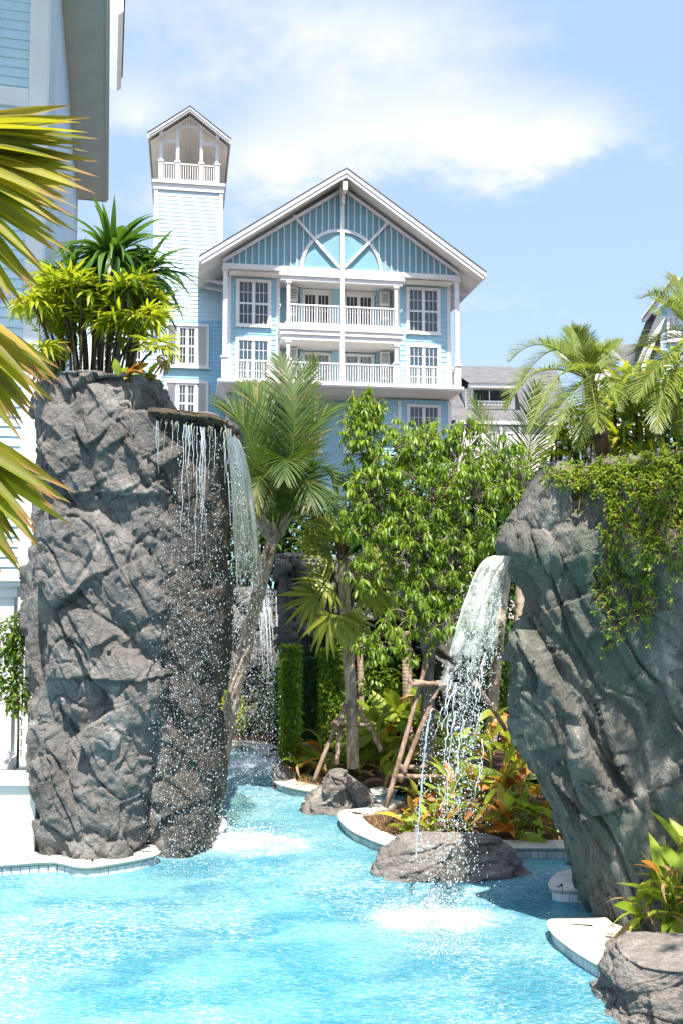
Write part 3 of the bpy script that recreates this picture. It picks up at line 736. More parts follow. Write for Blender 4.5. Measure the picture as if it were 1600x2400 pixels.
def mat_stone(name, a, b, stain):
    t = NT(name); n = t.noise(t.pos(), 3.5, 7, .65, .5); g = t.noise(t.pos(), 60, 3)
    oi = t.n('ShaderNodeObjectInfo')
    c = t.mix(t.rng(n, .35, .68), c3(*a), c3(*b)); c = t.mix(t.rng(t.noise(t.pos((1, 1, 1), (7, 3, 2)), 2.2, 6, .7), .56, .75, 0, .6), c, c3(*stain))
    hs = t.n('ShaderNodeHueSaturation'); t.L.new(t.math('ADD', t.math('MULTIPLY', oi.outputs['Random'], .22), .86), hs.inputs['Value']); t.L.new(c, hs.inputs['Color'])
    return t.end(t.prin(hs.outputs[0], .65, .3, t.bump(t.math('ADD', n, t.math('MULTIPLY', g, .4)), .3, .01)))
M_COPE = mat_stone('cream_coping_stone', (.50, .465, .385), (.64, .61, .53), (.36, .31, .22))
M_TILE = mat_stone('marble_tile', (.44, .48, .47), (.62, .64, .62), (.30, .34, .33))
M_GROUT = mat_stone('tile_grout', (.30, .32, .31), (.38, .40, .38), (.2, .2, .18))
def mat_soil():
    t = NT('garden_soil'); n = t.noise(t.pos(), 6, 8, .7)
    return t.end(t.prin(t.mix(t.rng(n, .3, .7), c3(.035, .022, .014), c3(.12, .075, .045)), .95, .1, t.bump(t.noise(t.pos(), 25, 5), .8, .04)))
M_SOIL = mat_soil()
M_RENDER = mat_paint('white_render', (.70, .69, .645), .04, .6, (.54, .52, .45))

# terrain sheet to the horizon, with the pool basin's floor above it
MB().add([(-900, -300, -1.7), (900, -300, -1.7), (900, 1800, -1.7), (-900, 1800, -1.7)], [(0, 1, 2, 3)]).build('ground', M_SOIL)['kind'] = 'structure'
MB().add([(-14, -4, -1.15), (14, -4, -1.15), (14, 26, -1.15), (-14, 26, -1.15)], [(0, 1, 2, 3)]).build('pool_floor', M_PLASTER)['kind'] = 'structure'

def water_surface():
    xs = np.concatenate([np.linspace(-9, -3.6, 40)[:-1], np.linspace(-3.6, 3.4, 300), np.linspace(3.4, 9, 40)[1:]])
    ys = np.concatenate([np.linspace(-3, 5.8, 20)[:-1], np.linspace(5.8, 13, 330), np.linspace(13, 24, 120)[1:]])
    X, Y = np.meshgrid(xs, ys); nx = len(xs); ny = len(ys)
    p = np.stack([X.ravel(), Y.ravel(), np.zeros(X.size)], 1)
    z = .012 * fbm(p * np.array([1.6, 2.6, 1]), 4, 3) + .007 * vnoise(p * np.array([6, 9, 1]), 8)
    for (c, (rx, ry)) in IMP:
        d = np.sqrt(((p[:, 0] - c.x) / rx) ** 2 + ((p[:, 1] - c.y) / ry) ** 2)
        z += np.exp(-(d * 1.15) ** 2) * (.03 + .06 * np.abs(fbm(p * 7, 3, 5))) + .012 * np.sin(d * 9) * np.exp(-d * .9)
    p[:, 2] = z
    i = np.arange(nx * ny).reshape(ny, nx)
    q = np.stack([i[:-1, :-1].ravel(), i[:-1, 1:].ravel(), i[1:, 1:].ravel(), i[1:, :-1].ravel()], 1)
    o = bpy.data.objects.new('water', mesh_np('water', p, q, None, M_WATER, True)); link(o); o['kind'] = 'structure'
water_surface()

def smooth_line(pts, step=.12):
    P = [Vector((p[0], p[1])) for p in pts]; out = []
    for i in range(len(P) - 1):
        p0 = P[max(i - 1, 0)]; p1 = P[i]; p2 = P[i + 1]; p3 = P[min(i + 2, len(P) - 1)]
        n = max(2, int((p2 - p1).length / step))
        for k in range(n):
            t = k / n
            out.append(.5 * ((2 * p1) + (-p0 + p2) * t + (2 * p0 - 5 * p1 + 4 * p2 - p3) * t * t + (-p0 + 3 * p1 - 3 * p2 + p3) * t ** 3))
    out.append(P[-1]); return out
def resample(line, step):
    out = [line[0]]; acc = 0
    for a, b in zip(line[:-1], line[1:]):
        d = (b - a).length
        while acc + d >= step:
            a = a + (b - a) * ((step - acc) / d); d = (b - a).length; out.append(a); acc = 0
        acc += d
    if (out[-1] - line[-1]).length > step * .3: out.append(line[-1])
    return out
TILE_ME = None
def pool_edge(px, label, side=1, width=.30, stone=.55, tile=.088, z=CT, back=None, curve=True):
    """coping stones and waterline tiles along a line; side = +1 when the bed lies left of the running direction"""
    global TILE_ME
    e = empty('pool_edge', (0, 0, 0), 0, label, 'pool edge', None, 'structure')
    pts = [on(u, v, z) for u, v in px]
    line = smooth_line(pts) if curve else [Vector((p.x, p.y)) for p in pts]
    fine = resample(line, .06)
    def nrm(i, L):
        a = L[max(i - 1, 0)]; b = L[min(i + 1, len(L) - 1)]; d = (b - a).normalized(); return Vector((-d.y, d.x)) * side
    N_ = [nrm(i, fine) for i in range(len(fine))]
    prof = [(.02, -.045), (0, -.03), (-.012, -.012), (0, -.002), (.03, 0.0), (width, 0.0), (width, -.06)]   # offset inward, z
    per = max(2, int(stone / .06)); i = 0
    while i < len(fine) - 1:
        j = min(i + per, len(fine) - 1)
        if len(fine) - 1 - j < per * .4: j = len(fine) - 1
        vs = []; fs = []; m = len(prof); dz = random.uniform(-.003, .003)
        for k in range(i, j + 1):
            q = fine[k]
            if k == i: q = q + (fine[k + 1] - q) * .05
            if k == j: q = q + (fine[k - 1] - q) * .05
            for (o_, h) in prof: w = q + N_[k] * o_; vs.append((w.x, w.y, z + h + dz))
        for k in range(j - i):
            for n in range(m): a = k * m + n; b = k * m + (n + 1) % m; fs.append((a, b, b + m, a + m)[::side])
        fs.append(tuple(range(m))); fs.append(tuple((j - i) * m + n for n in range(m - 1, -1, -1)))
        MB().add(vs, fs).build('coping_stone', M_COPE, e); i = j
    if TILE_ME is None:
        mb = MB(); b = .004
        mb.add([(-.5, 0, -.5), (.5, 0, -.5), (.5, 0, .5), (-.5, 0, .5), (-.46, -.008, -.47), (.46, -.008, -.47), (.46, -.008, .47), (-.46, -.008, .47)], [(4, 5, 6, 7), (0, 1, 5, 4), (1, 2, 6, 5), (2, 3, 7, 6), (3, 0, 4, 7)])
        TILE_ME = mb.mesh('tile', M_TILE)
    tl = resample(line, tile)
    for k in range(len(tl) - 1):
        a, b = tl[k], tl[k + 1]; d = b - a; mid = (a + b) / 2; n = Vector((-d.y, d.x)).normalized() * side
        q = mid + n * .03; ang = math.atan2(d.y, d.x) + (0 if side > 0 else math.pi)
        inst('tile', TILE_ME, e, (q.x, q.y, z - .05 - .085), (random.uniform(-.01, .01), 0, ang), (d.length * .965, 1, .165))
    # wall behind the tiles down to the floor
    vs = []; fs = []
    for k, q in enumerate(fine):
        w = q + N_[k] * .036; vs += [(w.x, w.y, -1.15), (w.x, w.y, z - .046)]
        if k: a = 2 * k; fs.append((a - 2, a, a + 1, a - 1)[::side])
    MB().add(vs, fs).build('wall', M_GROUT, e)
    # planting soil behind
    if back:
        poly = [tuple(q + N_[k] * (width * .7)) for k, q in enumerate(fine)][::4] + [(p[0], p[1]) for p in back]
        import mathutils
        from mathutils.geometry import tessellate_polygon
        tri = tessellate_polygon([[Vector((x, y, 0)) for x, y in poly]])
        MB().add([(x, y, z - .03) for x, y in poly], [tuple(t) for t in tri]).build('soil', M_SOIL, e)
    return e
pool_edge([(-260, 2040), (0, 2025), (128, 2017), (206, 2029), (358, 2004), (372, 1990), (352, 1972)], 'cream coping with square marble waterline tiles below the tall left waterfall rock', 1, .34,
          back=[(-2.3, 12.5), (-2.2, 14), (-12, 14), (-12, 9)])
pool_edge([(470, 1942), (512, 1947), (530, 1935), (527, 1918), (508, 1906)], 'short rounded coping end right of the left waterfall rock', 1, .22, back=[(-1.9, 11.6)])
pool_edge([(905, 1872), (850, 1893), (806, 1897), (794, 1906), (799, 1922), (826, 1946), (862, 1962), (898, 1976), (960, 1988), (1100, 1988), (1205, 1985), (1320, 1985), (1450, 1985)],
          'curved cream coping round the orange-leaved bed in the middle', 1, .27, back=[(4.5, 9.9), (4.5, 14.5), (1.0, 13.4)])
pool_edge([(672, 1779), (654, 1805), (642, 1823), (648, 1832), (670, 1840), (694, 1846), (725, 1851), (800, 1862), (880, 1860), (930, 1850)],
          'cream coping tip beside the cut boulder and palm bed', 1, .3, back=[(3.5, 13.3), (9, 14), (9, 24), (-1.2, 24)])
pool_edge([(440, 1735), (500, 1742), (553, 1747), (572, 1745), (587, 1748), (605, 1759), (615, 1764), (645, 1765), (672, 1768)],
          'far coping at the end of the river pool behind the spray', 1, .4, back=[(-1.0, 17.2), (-1, 26), (-14, 26), (-14, 16)])
pool_edge([(1400, 2030), (1317, 2039), (1300, 2047), (1288, 2062), (1286, 2074), (1297, 2081), (1335, 2084), (1400, 2086)], 'small rounded coping nose behind the right waterfall rock', 1, .2)
near_edge = pool_edge([(1420, 2149), (1340, 2152), (1292, 2152), (1283, 2157), (1292, 2180), (1322, 2207), (1357, 2231), (1400, 2256), (1460, 2290), (1620, 2370)],
          'cream coping corner in shade under the right waterfall rock', 1, .36, back=[(3.6, 6.0), (6, 7), (6, 10), (2.6, 8.9)])
MB().slab([tuple(on(u, v, CT))[:2] for u, v in ((1310, 2172), (1350, 2206), (1500, 2280), (1600, 2200), (1420, 2158))], CT - .07, CT - .009).build('coping_infill', M_COPE, near_edge)

# ================================================================ rocks
M_ROCKL = mat_rock('grey_cast_rock', (.062, .058, .054), (.165, .155, .144), (.35, .325, .30), None, (-2.0, -1.7))
M_ROCKR = mat_rock('green_grey_cast_rock', (.052, .050, .043), (.155, .148, .128), (.38, .345, .30), (.085, .13, .095), None, (1.7, 1.2, .6), (0, R(26), 0))
M_ROCKW = mat_rock('warm_grey_boulder', (.07, .06, .054), (.22, .196, .176), (.46, .42, .385), None, None, (1, 1, 2.2))
M_ROCKD = mat_rock('grotto_rock_grey', (.05, .05, .052), (.13, .127, .123), (.28, .265, .25))
def grid_normals(V, na, nz):
    G = V.reshape(nz, na, 3)
    du = np.roll(G, -1, 1) - np.roll(G, 1, 1); dv = np.empty_like(G)
    dv[1:-1] = G[2:] - G[:-2]; dv[0] = G[1] - G[0]; dv[-1] = G[-1] - G[-2]
    n = np.cross(du, dv); n /= (np.linalg.norm(n, axis=2, keepdims=True) + 1e-9); return n.reshape(-1, 3)
def loft(keys, nz=220, na=260, expo=3.2, cap=True, front=.72, capn=14):
    """keys: rows of z, xl, xr, yf, yb -> grid of points (bottom to top, closed round)"""
    K = np.array(sorted(keys), float)
    zs = np.linspace(K[0, 0], K[-1, 0], nz)
    c = [np.interp(zs, K[:, 0], K[:, i]) for i in range(1, 5)]
    ker = np.hanning(9); ker /= ker.sum()
    c = [np.convolve(np.pad(a, 4, 'edge'), ker, 'valid') for a in c]
    nf = int(na * front); e = 2 / expo
    def half(a0, n):                                   # evenly spaced along the outline
        t = a0 + (1 - np.cos(np.linspace(0, math.pi / 2, 4000))) * math.pi / 2; t = np.concatenate([t, 2 * a0 + math.pi - t[::-1][1:]])
        ca, sa = np.cos(t), np.sin(t); x = np.sign(ca) * np.abs(ca) ** e; y = np.sign(sa) * np.abs(sa) ** e * .7
        L_ = np.concatenate([[0], np.cumsum(np.hypot(np.diff(x), np.diff(y)))]); q = np.linspace(0, L_[-1], n, endpoint=False)
        return np.interp(q, L_, x), np.interp(q, L_, y) / .7
    fx, fy = half(math.pi, nf); bx_, by_ = half(0.0, na - nf)
    ux = np.concatenate([fx, bx_]); uy = np.concatenate([fy, by_])
    def ring(z, xl, xr, yf, yb, s=1.0): return np.stack([(xl + xr) / 2 + ux * (xr - xl) / 2 * s, (yf + yb) / 2 + uy * (yb - yf) / 2 * s, np.full(na, z)], 1)
    rows = [ring(zs[i], c[0][i], c[1][i], c[2][i], c[3][i]) for i in range(nz)]
    if cap:
        for k in range(1, capn + 1):
            s = 1 - (k / capn) ** 1.4 * .995; rows.append(ring(zs[-1] + .05 * math.sin(k / capn * 1.57), c[0][-1], c[1][-1], c[2][-1], c[3][-1], s))
    return np.concatenate(rows), na, len(rows)
def rock_mesh(name, V, na, nz, mat, disp, post=None):
    n = grid_normals(V, na, nz); d = disp(V); d = d - d.mean() - .1 * d.std(); d *= (1 - .8 * np.clip(n[:, 2] * 1.6 - .5, 0, 1)); V = V + n * d[:, None]
    if post is not None: V = post(V)
    i = np.arange(na * nz).reshape(nz, na); r = np.roll(i, -1, 1)
    q = np.stack([i[:-1].ravel(), r[:-1].ravel(), r[1:].ravel(), i[1:].ravel()], 1)
    return mesh_np(name, V, q, None, mat, True)
def disp_cast(seed, big=.20, mid=.075, fine=.02, ledges=(), cracks=1.0, tiltx=.55):
    def f(p):
        w = p + .09 * np.stack([fbm(p * 1.8, 2, seed + 50), fbm(p * 1.8, 2, seed + 60), fbm(p * 1.8, 2, seed + 70)], 1)
        cs, sn = math.cos(tiltx), math.sin(tiltx)
        w = np.stack([w[:, 0] * cs + w[:, 2] * sn, w[:, 1], -w[:, 0] * sn + w[:, 2] * cs], 1)        # bedding runs diagonally
        a = facets(w * np.array([2.5, 2.0, 1.55]), seed, 1.7, .6)
        c = np.percentile(a, 52); a = np.where(a > c, c + (a - c) * .22, a)                         # worn flat faces, carved pockets
        m = facets(w * np.array([5.6, 5.0, 3.4]), seed + 9, 1.8, .5)
        c = np.percentile(m, 60); m = np.where(m > c, c + (m - c) * .35, m)
        d = big * 1.5 * a + mid * m + .30 * mid * facets(w * np.array([13, 13, 8.]), seed + 19, 1.7, .5)
        d += fine * fbm(p * 11, 4, seed + 2) + .5 * fine * ridged(w * np.array([13, 9, 6]), 3, seed + 4)
        cr = np.abs(vnoise(w * np.array([1.7, 1.5, 1.0]) + 5, seed + 33)); d -= cracks * .35 * big * np.exp(-(cr / .025) ** 2)
        cr = np.abs(vnoise(w * np.array([4.2, 3.5, 2.2]) + 9, seed + 34)); d -= cracks * .30 * mid * np.exp(-(cr / .03) ** 2)
        for z0, amp in ledges:
            t = p[:, 2] - z0 - .07 * vnoise(p * np.array([1.6, 1.6, 0.1]), seed + 77); m_ = .65 + .6 * vnoise(p * np.array([1.9, 1.9, .1]), seed + 78)
            d += amp * m_ * np.where(t > 0, np.exp(-t / .2), -.7 * np.exp(t / .16))
        return d
    return f
def disp_strata(seed, rot, big=.22, fine=.02):
    cs, sn = math.cos(rot), math.sin(rot)
    def f(p):
        q = np.stack([p[:, 0] * cs - p[:, 2] * sn, p[:, 1], p[:, 0] * sn + p[:, 2] * cs], 1)   # long axis along the last column
        w = q + .14 * np.stack([fbm(q * np.array([1.6, 1.6, .8]), 3, seed + 5), fbm(q * 1.2, 2, seed + 6), 0 * q[:, 0]], 1)
        d = big * (facets(w * np.array([2.3, 1.5, .6]), seed, 1.6, .5) - .1) + big * .48 * facets(w * np.array([6.2, 4, 1.5]), seed + 3, 1.7, .5)
        d += big * .2 * facets(w * np.array([15, 10, 3.6]), seed + 13, 1.6, .5)
        d += big * .22 * (ridged(w * np.array([3.2, 2, .5]), 3, seed + 8) - .5) + big * .15 * ridged(w * np.array([11, 7, 1.5]), 3, seed + 11)
        d += fine * fbm(p * 12, 4, seed + 2)
        cr = np.abs(vnoise(w * np.array([2.1, 1.3, .42]) + 2, seed + 33)); d -= .45 * big * np.exp(-(cr / .03) ** 2)
        cr = np.abs(vnoise(w * np.array([5, 3.3, 1.1]) + 2, seed + 35)); d -= .16 * big * np.exp(-(cr / .035) ** 2)
        return d
    return f
def rows_from(px, Y, yf, yb, xr=None):
    """px rows: v, u_left, u_right ; Y depth at which the outline is taken"""
    out = []
    for k, (v, ul, ur) in enumerate(px):
        a = at(ul, v, Y); b = at(ur, v, Y)
        f = yf[k] if hasattr(yf, '__len__') else yf; g = yb[k] if hasattr(yb, '__len__') else yb
        out.append((a.z, a.x, b.x if xr is None else xr, f, g))
    return out

def left_rock():
    base = at(300, 1980, 10.3); base.z = 0
    r = empty('waterfall_rock', (0, 0, 0), 0, 'tall grey rock pillar with plants on top, at the left behind the water curtain', 'rock')
    zl = [at(200, 1148, 9.7).z, at(200, 1588, 9.7).z]
    A = rows_from([(2060, 72, 318), (2000, 78, 318), (1900, 80, 322), (1780, 72, 336), (1700, 74, 352), (1620, 78, 398), (1560, 80, 408), (1400, 84, 402), (1250, 88, 395), (1100, 94, 384), (1010, 102, 362), (975, 104, 352), (905, 110, 350), (872, 114, 346)],
                  9.98, [9.86, 9.86, 9.84, 9.84, 9.84, 9.82, 9.80, 9.82, 9.82, 9.82, 9.82, 9.82, 9.84, 9.88], 11.4)
    V, na, nz = loft(A, 330, 300, 5.0, True, .74)
    o = bpy.data.objects.new('front_block', rock_mesh('front_block', V, na, nz, M_ROCKL, disp_cast(15, .125, .065, .010, ((zl[0], .05), (zl[1], .055))))); link(o, r)
    B = rows_from([(2080, 330, 505), (1990, 330, 500), (1930, 326, 508), (1800, 318, 512), (1600, 310, 520), (1400, 310, 528), (1200, 300, 536), (1060, 300, 540), (1000, 300, 540)], 10.9,
                  [10.05, 10.12, 10.2, 10.25, 10.1, 9.98, 9.92, 9.88, 9.86], 12.0)
    V, na, nz = loft(B, 300, 260, 3.6, True, .74)
    o = bpy.data.objects.new('fall_block', rock_mesh('fall_block', V, na, nz, M_ROCKL, disp_cast(47, .10, .045, .010, (), .3))); link(o, r)
    # weathered flank on the far left
    C_ = rows_from([(1990, 66, 200), (1700, 66, 200), (1350, 66, 200), (1100, 62, 200), (950, 68, 200), (905, 80, 200)], 10.6, 10.25, 11.9)
    V, na, nz = loft(C_, 160, 160, 3.0)
    o = bpy.data.objects.new('flank_block', rock_mesh('flank_block', V, na, nz, M_ROCKL, disp_strata(61, 0.0, .10))); link(o, r)
    # lip ledge the water runs over and the stones behind it
    zt = at(430, 985, 10.4).z
    lp = [(zt - .05, at(352, 1000, 10.2).x, at(542, 1000, 10.6).x, 9.80, 11.6), (zt + .0, at(350, 1000, 10.2).x, at(548, 1000, 10.6).x, 9.74, 11.6), (zt + .05, at(356, 1000, 10.2).x, at(540, 1000, 10.6).x, 9.8, 11.5)]
    V, na, nz = loft(lp, 26, 260, 6.5)
    def shear(P): P[:, 2] += .12 * (at(352, 1000, 10.2).x - P[:, 0]) * .9; return P
    ml = mat_rock('wet_lip_rock', (.035, .028, .022), (.09, .07, .05), (.20, .16, .12), (.08, .075, .03))
    o = bpy.data.objects.new('lip_ledge', rock_mesh('lip_ledge', V, na, nz, ml, disp_cast(71, .05, .05, .014), shear)); link(o, r)
    for k, (u0, u1, v0, v1, Y) in enumerate(((338, 418, 905, 1000, 11.3), (418, 525, 970, 1005, 12.0))):
        a = at(u0, v0, Y); b = at(u1, v1, Y)
        V, na, nz = loft([(b.z, a.x, b.x, Y - .35, Y + .4), ((a.z + b.z) / 2, a.x + .02, b.x - (.06 if k == 0 else .02), Y - .3, Y + .35), (a.z - .03, a.x + .05, a.x + (b.x - a.x) * (.55 if k == 0 else .9), Y - .2, Y + .3)], 60, 90, 2.6)
        o = bpy.data.objects.new('rim_stone', rock_mesh('rim_stone', V, na, nz, M_ROCKW, disp_cast(81 + k, .07, .04, .015))); link(o, r)
left_rock()

def right_rock():
    r = empty('waterfall_rock', (0, 0, 0), 0, 'leaning green-grey rock with a nose spouting water and trailing creepers, at the right edge', 'rock')
    Y = 8.4
    px = [(2235, 1420), (2190, 1385), (2150, 1350), (2060, 1330), (1980, 1316), (1900, 1284), (1800, 1242), (1700, 1212), (1600, 1208), (1500, 1212), (1420, 1226), (1365, 1226), (1335, 1206), (1305, 1176), (1280, 1160), (1258, 1162), (1225, 1188), (1180, 1214), (1135, 1240), (1100, 1262), (1085, 1285)]
    keys = []
    for k, (v, u) in enumerate(px):
        a = at(u, v, Y); t = k / (len(px) - 1)
        yf = np.interp(v, [1085, 1300, 1500, 1800, 2000, 2235], [7.85, 7.55, 7.62, 7.75, 7.72, 7.55])
        keys.append((a.z, a.x, 5.4, yf, 9.1))
    V, na, nz = loft(keys, 330, 360, 3.0, True, .82)
    tip = at(1160, 1270, Y)
    def post(P):
        P[:, 1] += -.30 * (P[:, 0] - 2.6) * np.clip((P[:, 0] - 1.4) / 1.2, 0, 1)
        P[:, 2] -= np.clip(P[:, 1] - 8.25, 0, 2) * .8 * np.clip((P[:, 2] - 2.2) / 1.5, 0, 1)        # the back falls away
        # the top steps up to the right
        top = np.clip((P[:, 2] - (tip.z + .45)) / .5, 0, 1)
        P[:, 2] += top * (np.clip((P[:, 0] - 2.0) / 1.6, 0, 1) * .16 - .10)
        return P
    o = bpy.data.objects.new('rock_face', rock_mesh('rock_face', V, na, nz, M_ROCKR, disp_strata(23, R(-26), .14, .010), post)); link(o, r)
    # the jutting nose the water spouts from
    nose = rows_from([(1348, 1240, 1345), (1322, 1200, 1345), (1298, 1168, 1345), (1272, 1158, 1345), (1240, 1176, 1345), (1195, 1206, 1340), (1145, 1236, 1335), (1112, 1262, 1325), (1096, 1280, 1315)], 8.3, [8.1, 8.02, 7.96, 7.94, 7.9, 7.86, 7.86, 7.9, 7.95], 8.75)
    V, na, nz = loft(nose, 110, 150, 2.3, True, .7)
    o = bpy.data.objects.new('spout_nose', rock_mesh('spout_nose', V, na, nz, M_ROCKR, disp_strata(37, R(-30), .045, .008))); link(o, r)
right_rock()

def boulder(name, label, u0, u1, vtop, vbase, Y, depth, mat, seed, shape=None, strata=None, z0=-.35, amp=.09, group=None, res=(90, 130)):
    a = at(u0, vbase, Y); b = at(u1, vbase, Y); zt = at(u0, vtop, Y).z; w = b.x - a.x; H = zt - z0
    shape = shape or [(0, 0, 1), (.35, .0, 1), (.7, .08, .9), (1, .3, .7)]
    keys = [(z0 + H * t, a.x + w * l, a.x + w * r_, Y - depth / 2 * (1 - .5 * t), Y + depth / 2 * (1 - .4 * t)) for t, l, r_ in shape]
    V, na, nz = loft(keys, res[0], res[1], 2.5, True, .7)
    c = Vector((a.x + w / 2, Y, 0))
    V = V - np.array([c.x, c.y, 0])
    d = disp_strata(seed, strata, amp) if strata is not None else disp_cast(seed, amp, amp * .5, .015)
    o = bpy.data.objects.new(name, rock_mesh(name, V, na, nz, mat, lambda p: d(p * 1.25 + np.array([seed, 0, 0])) )); link(o); o.location = c
    return tag(o, label, 'boulder', group)
boulder('boulder', 'low flat boulder lying in the water in front of the orange-leaved bed', 895, 1250, 1966, 2035, 9.75, .7, M_ROCKW, 3, [(0, -.02, 1.04), (.5, .0, 1.02), (.62, .0, .95), (.85, .03, .90), (1, .12, .80)], R(75), -.4, .08)
boulder('boulder', 'angular two-tone boulder at the pool edge beside the propped palm', 712, 880, 1812, 1885, 12.3, .8, M_ROCKW, 8, [(0, -.02, 1.03), (.4, .0, 1.0), (.62, .10, .98), (.82, .26, .80), (1, .38, .56)], None, -.35, .10)
boulder('boulder', 'small dark boulder under the hedge column at the coping tip', 640, 676, 1790, 1828, 13.6, .4, M_ROCKD, 12, None, None, -.1, .07, None, (40, 60))
boulder('boulder', 'layered slate-like boulder in the lower right corner by the yellow plants', 1395, 1720, 2230, 2420, 6.75, 1.3, M_ROCKW, 17, [(0, .06, 1.1), (.3, .03, 1.1), (.6, .0, 1.05), (.82, .06, 1.0), (1, .18, .9)], R(84), -.45, .12, None, (170, 240))
# ================================================================ foliage toolkit
rng = np.random.default_rng(5)
def U(a, b): return float(rng.uniform(a, b))
def blade(L=1.0, w=.1, droop=.3, fold=.25, segs=5, base=.25, peak=.4, twist=0.0, point=1.0):
    """a leaf lying along +x, bending down by droop (radians over its length), V-folded along the midrib"""
    vs = []; fs = []; x = z = 0.0; a = 0.0; st = L / segs
    for i in range(segs + 1):
        t = i / segs
        if t < peak: wd = base + (1 - base) * math.sin(t / peak * math.pi / 2)
        else: wd = max(.02, math.cos((t - peak) / (1 - peak) * math.pi / 2) ** point)
        hw = w * wd / 2; tw = twist * t
        c, s_ = math.cos(tw), math.sin(tw); up = hw * fold
        vs += [(x - up * math.sin(-a) * 0, hw * c, z + up + hw * s_), (x, 0, z), (x, -hw * c, z + up - hw * s_)]
        if i:
            k = 3 * i; fs += [(k - 3, k - 2, k + 1, k), (k - 2, k - 1, k + 2, k + 1)]
        a -= droop / segs; x += math.cos(a) * st; z += math.sin(a) * st
    return np.array(vs), fs
def arr_mesh(name, V, F, mat, smooth=True):
    me = bpy.data.meshes.new(name); me.from_pydata([tuple(v) for v in V], [], [tuple(f) for f in F]); me.update()
    me.polygons.foreach_set('use_smooth', [smooth] * len(F)); me.materials.append(mat); return me
def frame(d, up=Vector((0, 0, 1)), roll=0.0):
    d = Vector(d).normalized(); y = up.cross(d)
    if y.length < 1e-3: y = Vector((0, 1, 0)).cross(d)
    y.normalize(); z = d.cross(y)
    m = Matrix((d, y, z)).transposed()
    return m @ Matrix.Rotation(roll, 3, 'X')
def mat4(p, d, s=1.0, roll=0.0, up=Vector((0, 0, 1)), ws=None):
    m = frame(d, up, roll).to_4x4()
    m = m @ Matrix.Diagonal((s, ws if ws else s, s, 1)); m.translation = p; return m
def dirv(az, el): return Vector((math.cos(az) * math.cos(el), math.sin(az) * math.cos(el), math.sin(el)))
def put(name, me, parent, M):
    o = bpy.data.objects.new(name, me); link(o, parent); o.matrix_basis = M; return o
def joined(name, protos, items, mat, parent, smooth=True, kind='stuff'):
    """items: (proto index, Matrix4) -> one mesh"""
    Vs = []; Qs = []; k = 0
    arr = [(np.c_[v, np.ones(len(v))], np.array(f, dtype=np.int32)) for v, f in protos]
    for pi, M in items:
        v, f = arr[pi]; Vs.append((v @ np.array(M).T)[:, :3]); Qs.append(f + k); k += len(v)
    me = mesh_np(name, np.concatenate(Vs), np.concatenate(Qs), None, mat, smooth)
    o = bpy.data.objects.new(name, me); link(o, parent)
    if kind: o['kind'] = kind
    return o
def leaves(parent, protos, meshes, items, mat, limit=300, name='leaf', rest='foliage'):
    """the nearest leaves become parts of their own, the rest one mass"""
    if parent.location.length_squared > 0: base = parent.location
    items = sorted(items, key=lambda it: (it[1].translation - EYE + parent.location).length)
    for pi, M in items[:limit]: put(name, meshes[pi], parent, M)
    if len(items) > limit: joined(rest, protos, items[limit:], mat, parent)

# leaf colours
M_TREE = mat_leaf('tree_leaf', (.028, .085, .008), (.28, .40, .035), None, .42, .33, 1.6)
M_COCO = mat_leaf('coconut_leaf', (.020, .055, .008), (.11, .17, .024), None, .26, .55, 1.5, (.24, .20, .06), .08)
M_DATE = mat_leaf('date_palm_leaf', (.09, .15, .02), (.30, .36, .07), None, .35, .38, 1.5, (.28, .24, .08), .1)
M_FANP = mat_leaf('fan_palm_leaf', (.13, .18, .02), (.40, .42, .06), (.25, .16, .08), .42, .34, 2)
M_FORE = mat_leaf('foreground_palm_leaf', (.10, .12, .006), (.42, .40, .03), (.33, .13, .05), .5, .55, 5, (.42, .28, .05), .08)
M_DRAC = mat_leaf('dark_strap_leaf', (.022, .070, .010), (.12, .23, .03), None, .32, .28, 2.5, (.24, .28, .10), .07)
M_RHAP = mat_leaf('lady_palm_leaf', (.14, .23, .01), (.48, .50, .03), None, .42, .36, 2.2, (.50, .42, .10), .06)
M_CANN = mat_leaf('canna_leaf', (.10, .20, .015), (.42, .48, .06), None, .40, .36, 3.0, (.46, .36, .06), .16)
M_ORNG = mat_leaf('orange_leaf', (.26, .08, .012), (.60, .25, .04), None, .38, .4, 3.0, (.36, .26, .05), .25)
M_DRY = mat_leaf('dry_leaf', (.20, .10, .04), (.46, .30, .15), None, .25, .7, 4.0)
M_SHRB = mat_leaf('shrub_leaf', (.03, .09, .008), (.20, .30, .03), None, .35, .35, 3.0)
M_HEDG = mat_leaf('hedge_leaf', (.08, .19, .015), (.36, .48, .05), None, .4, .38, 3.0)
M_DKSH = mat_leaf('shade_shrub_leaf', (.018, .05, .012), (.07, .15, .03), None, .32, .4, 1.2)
M_IVY = mat_leaf('creeper_leaf', (.07, .16, .012), (.34, .42, .05), None, .40, .38, 3.0)
def mat_bark(name, a, b, ring=0.0):
    t = NT(name); n = t.noise(t.pos((1, 1, .35)), 12, 6, .65, .4)
    f = n
    if ring:
        sp = t.n('ShaderNodeSeparateXYZ'); t.L.new(t.pos(), sp.inputs[0])
        w = t.math('FRACT', t.math('ADD', t.math('MULTIPLY', sp.outputs[2], ring), t.math('MULTIPLY', t.noise(t.pos(), 3, 3), .5)))
        f = t.math('ADD', t.math('MULTIPLY', n, .6), t.math('MULTIPLY', t.rng(w, 0, .25), .4))
    return t.end(t.prin(t.mix(t.rng(f, .3, .68), c3(*a), c3(*b)), .85, .2, t.bump(f, .7, .03)))
M_PALMB = mat_bark('palm_bark', (.22, .155, .105), (.58, .46, .35), 0)
M_DKBARK = mat_bark('dark_shaggy_bark', (.05, .03, .02), (.20, .12, .08))
M_BARK = mat_bark('grey_branch_bark', (.08, .065, .05), (.30, .25, .21))
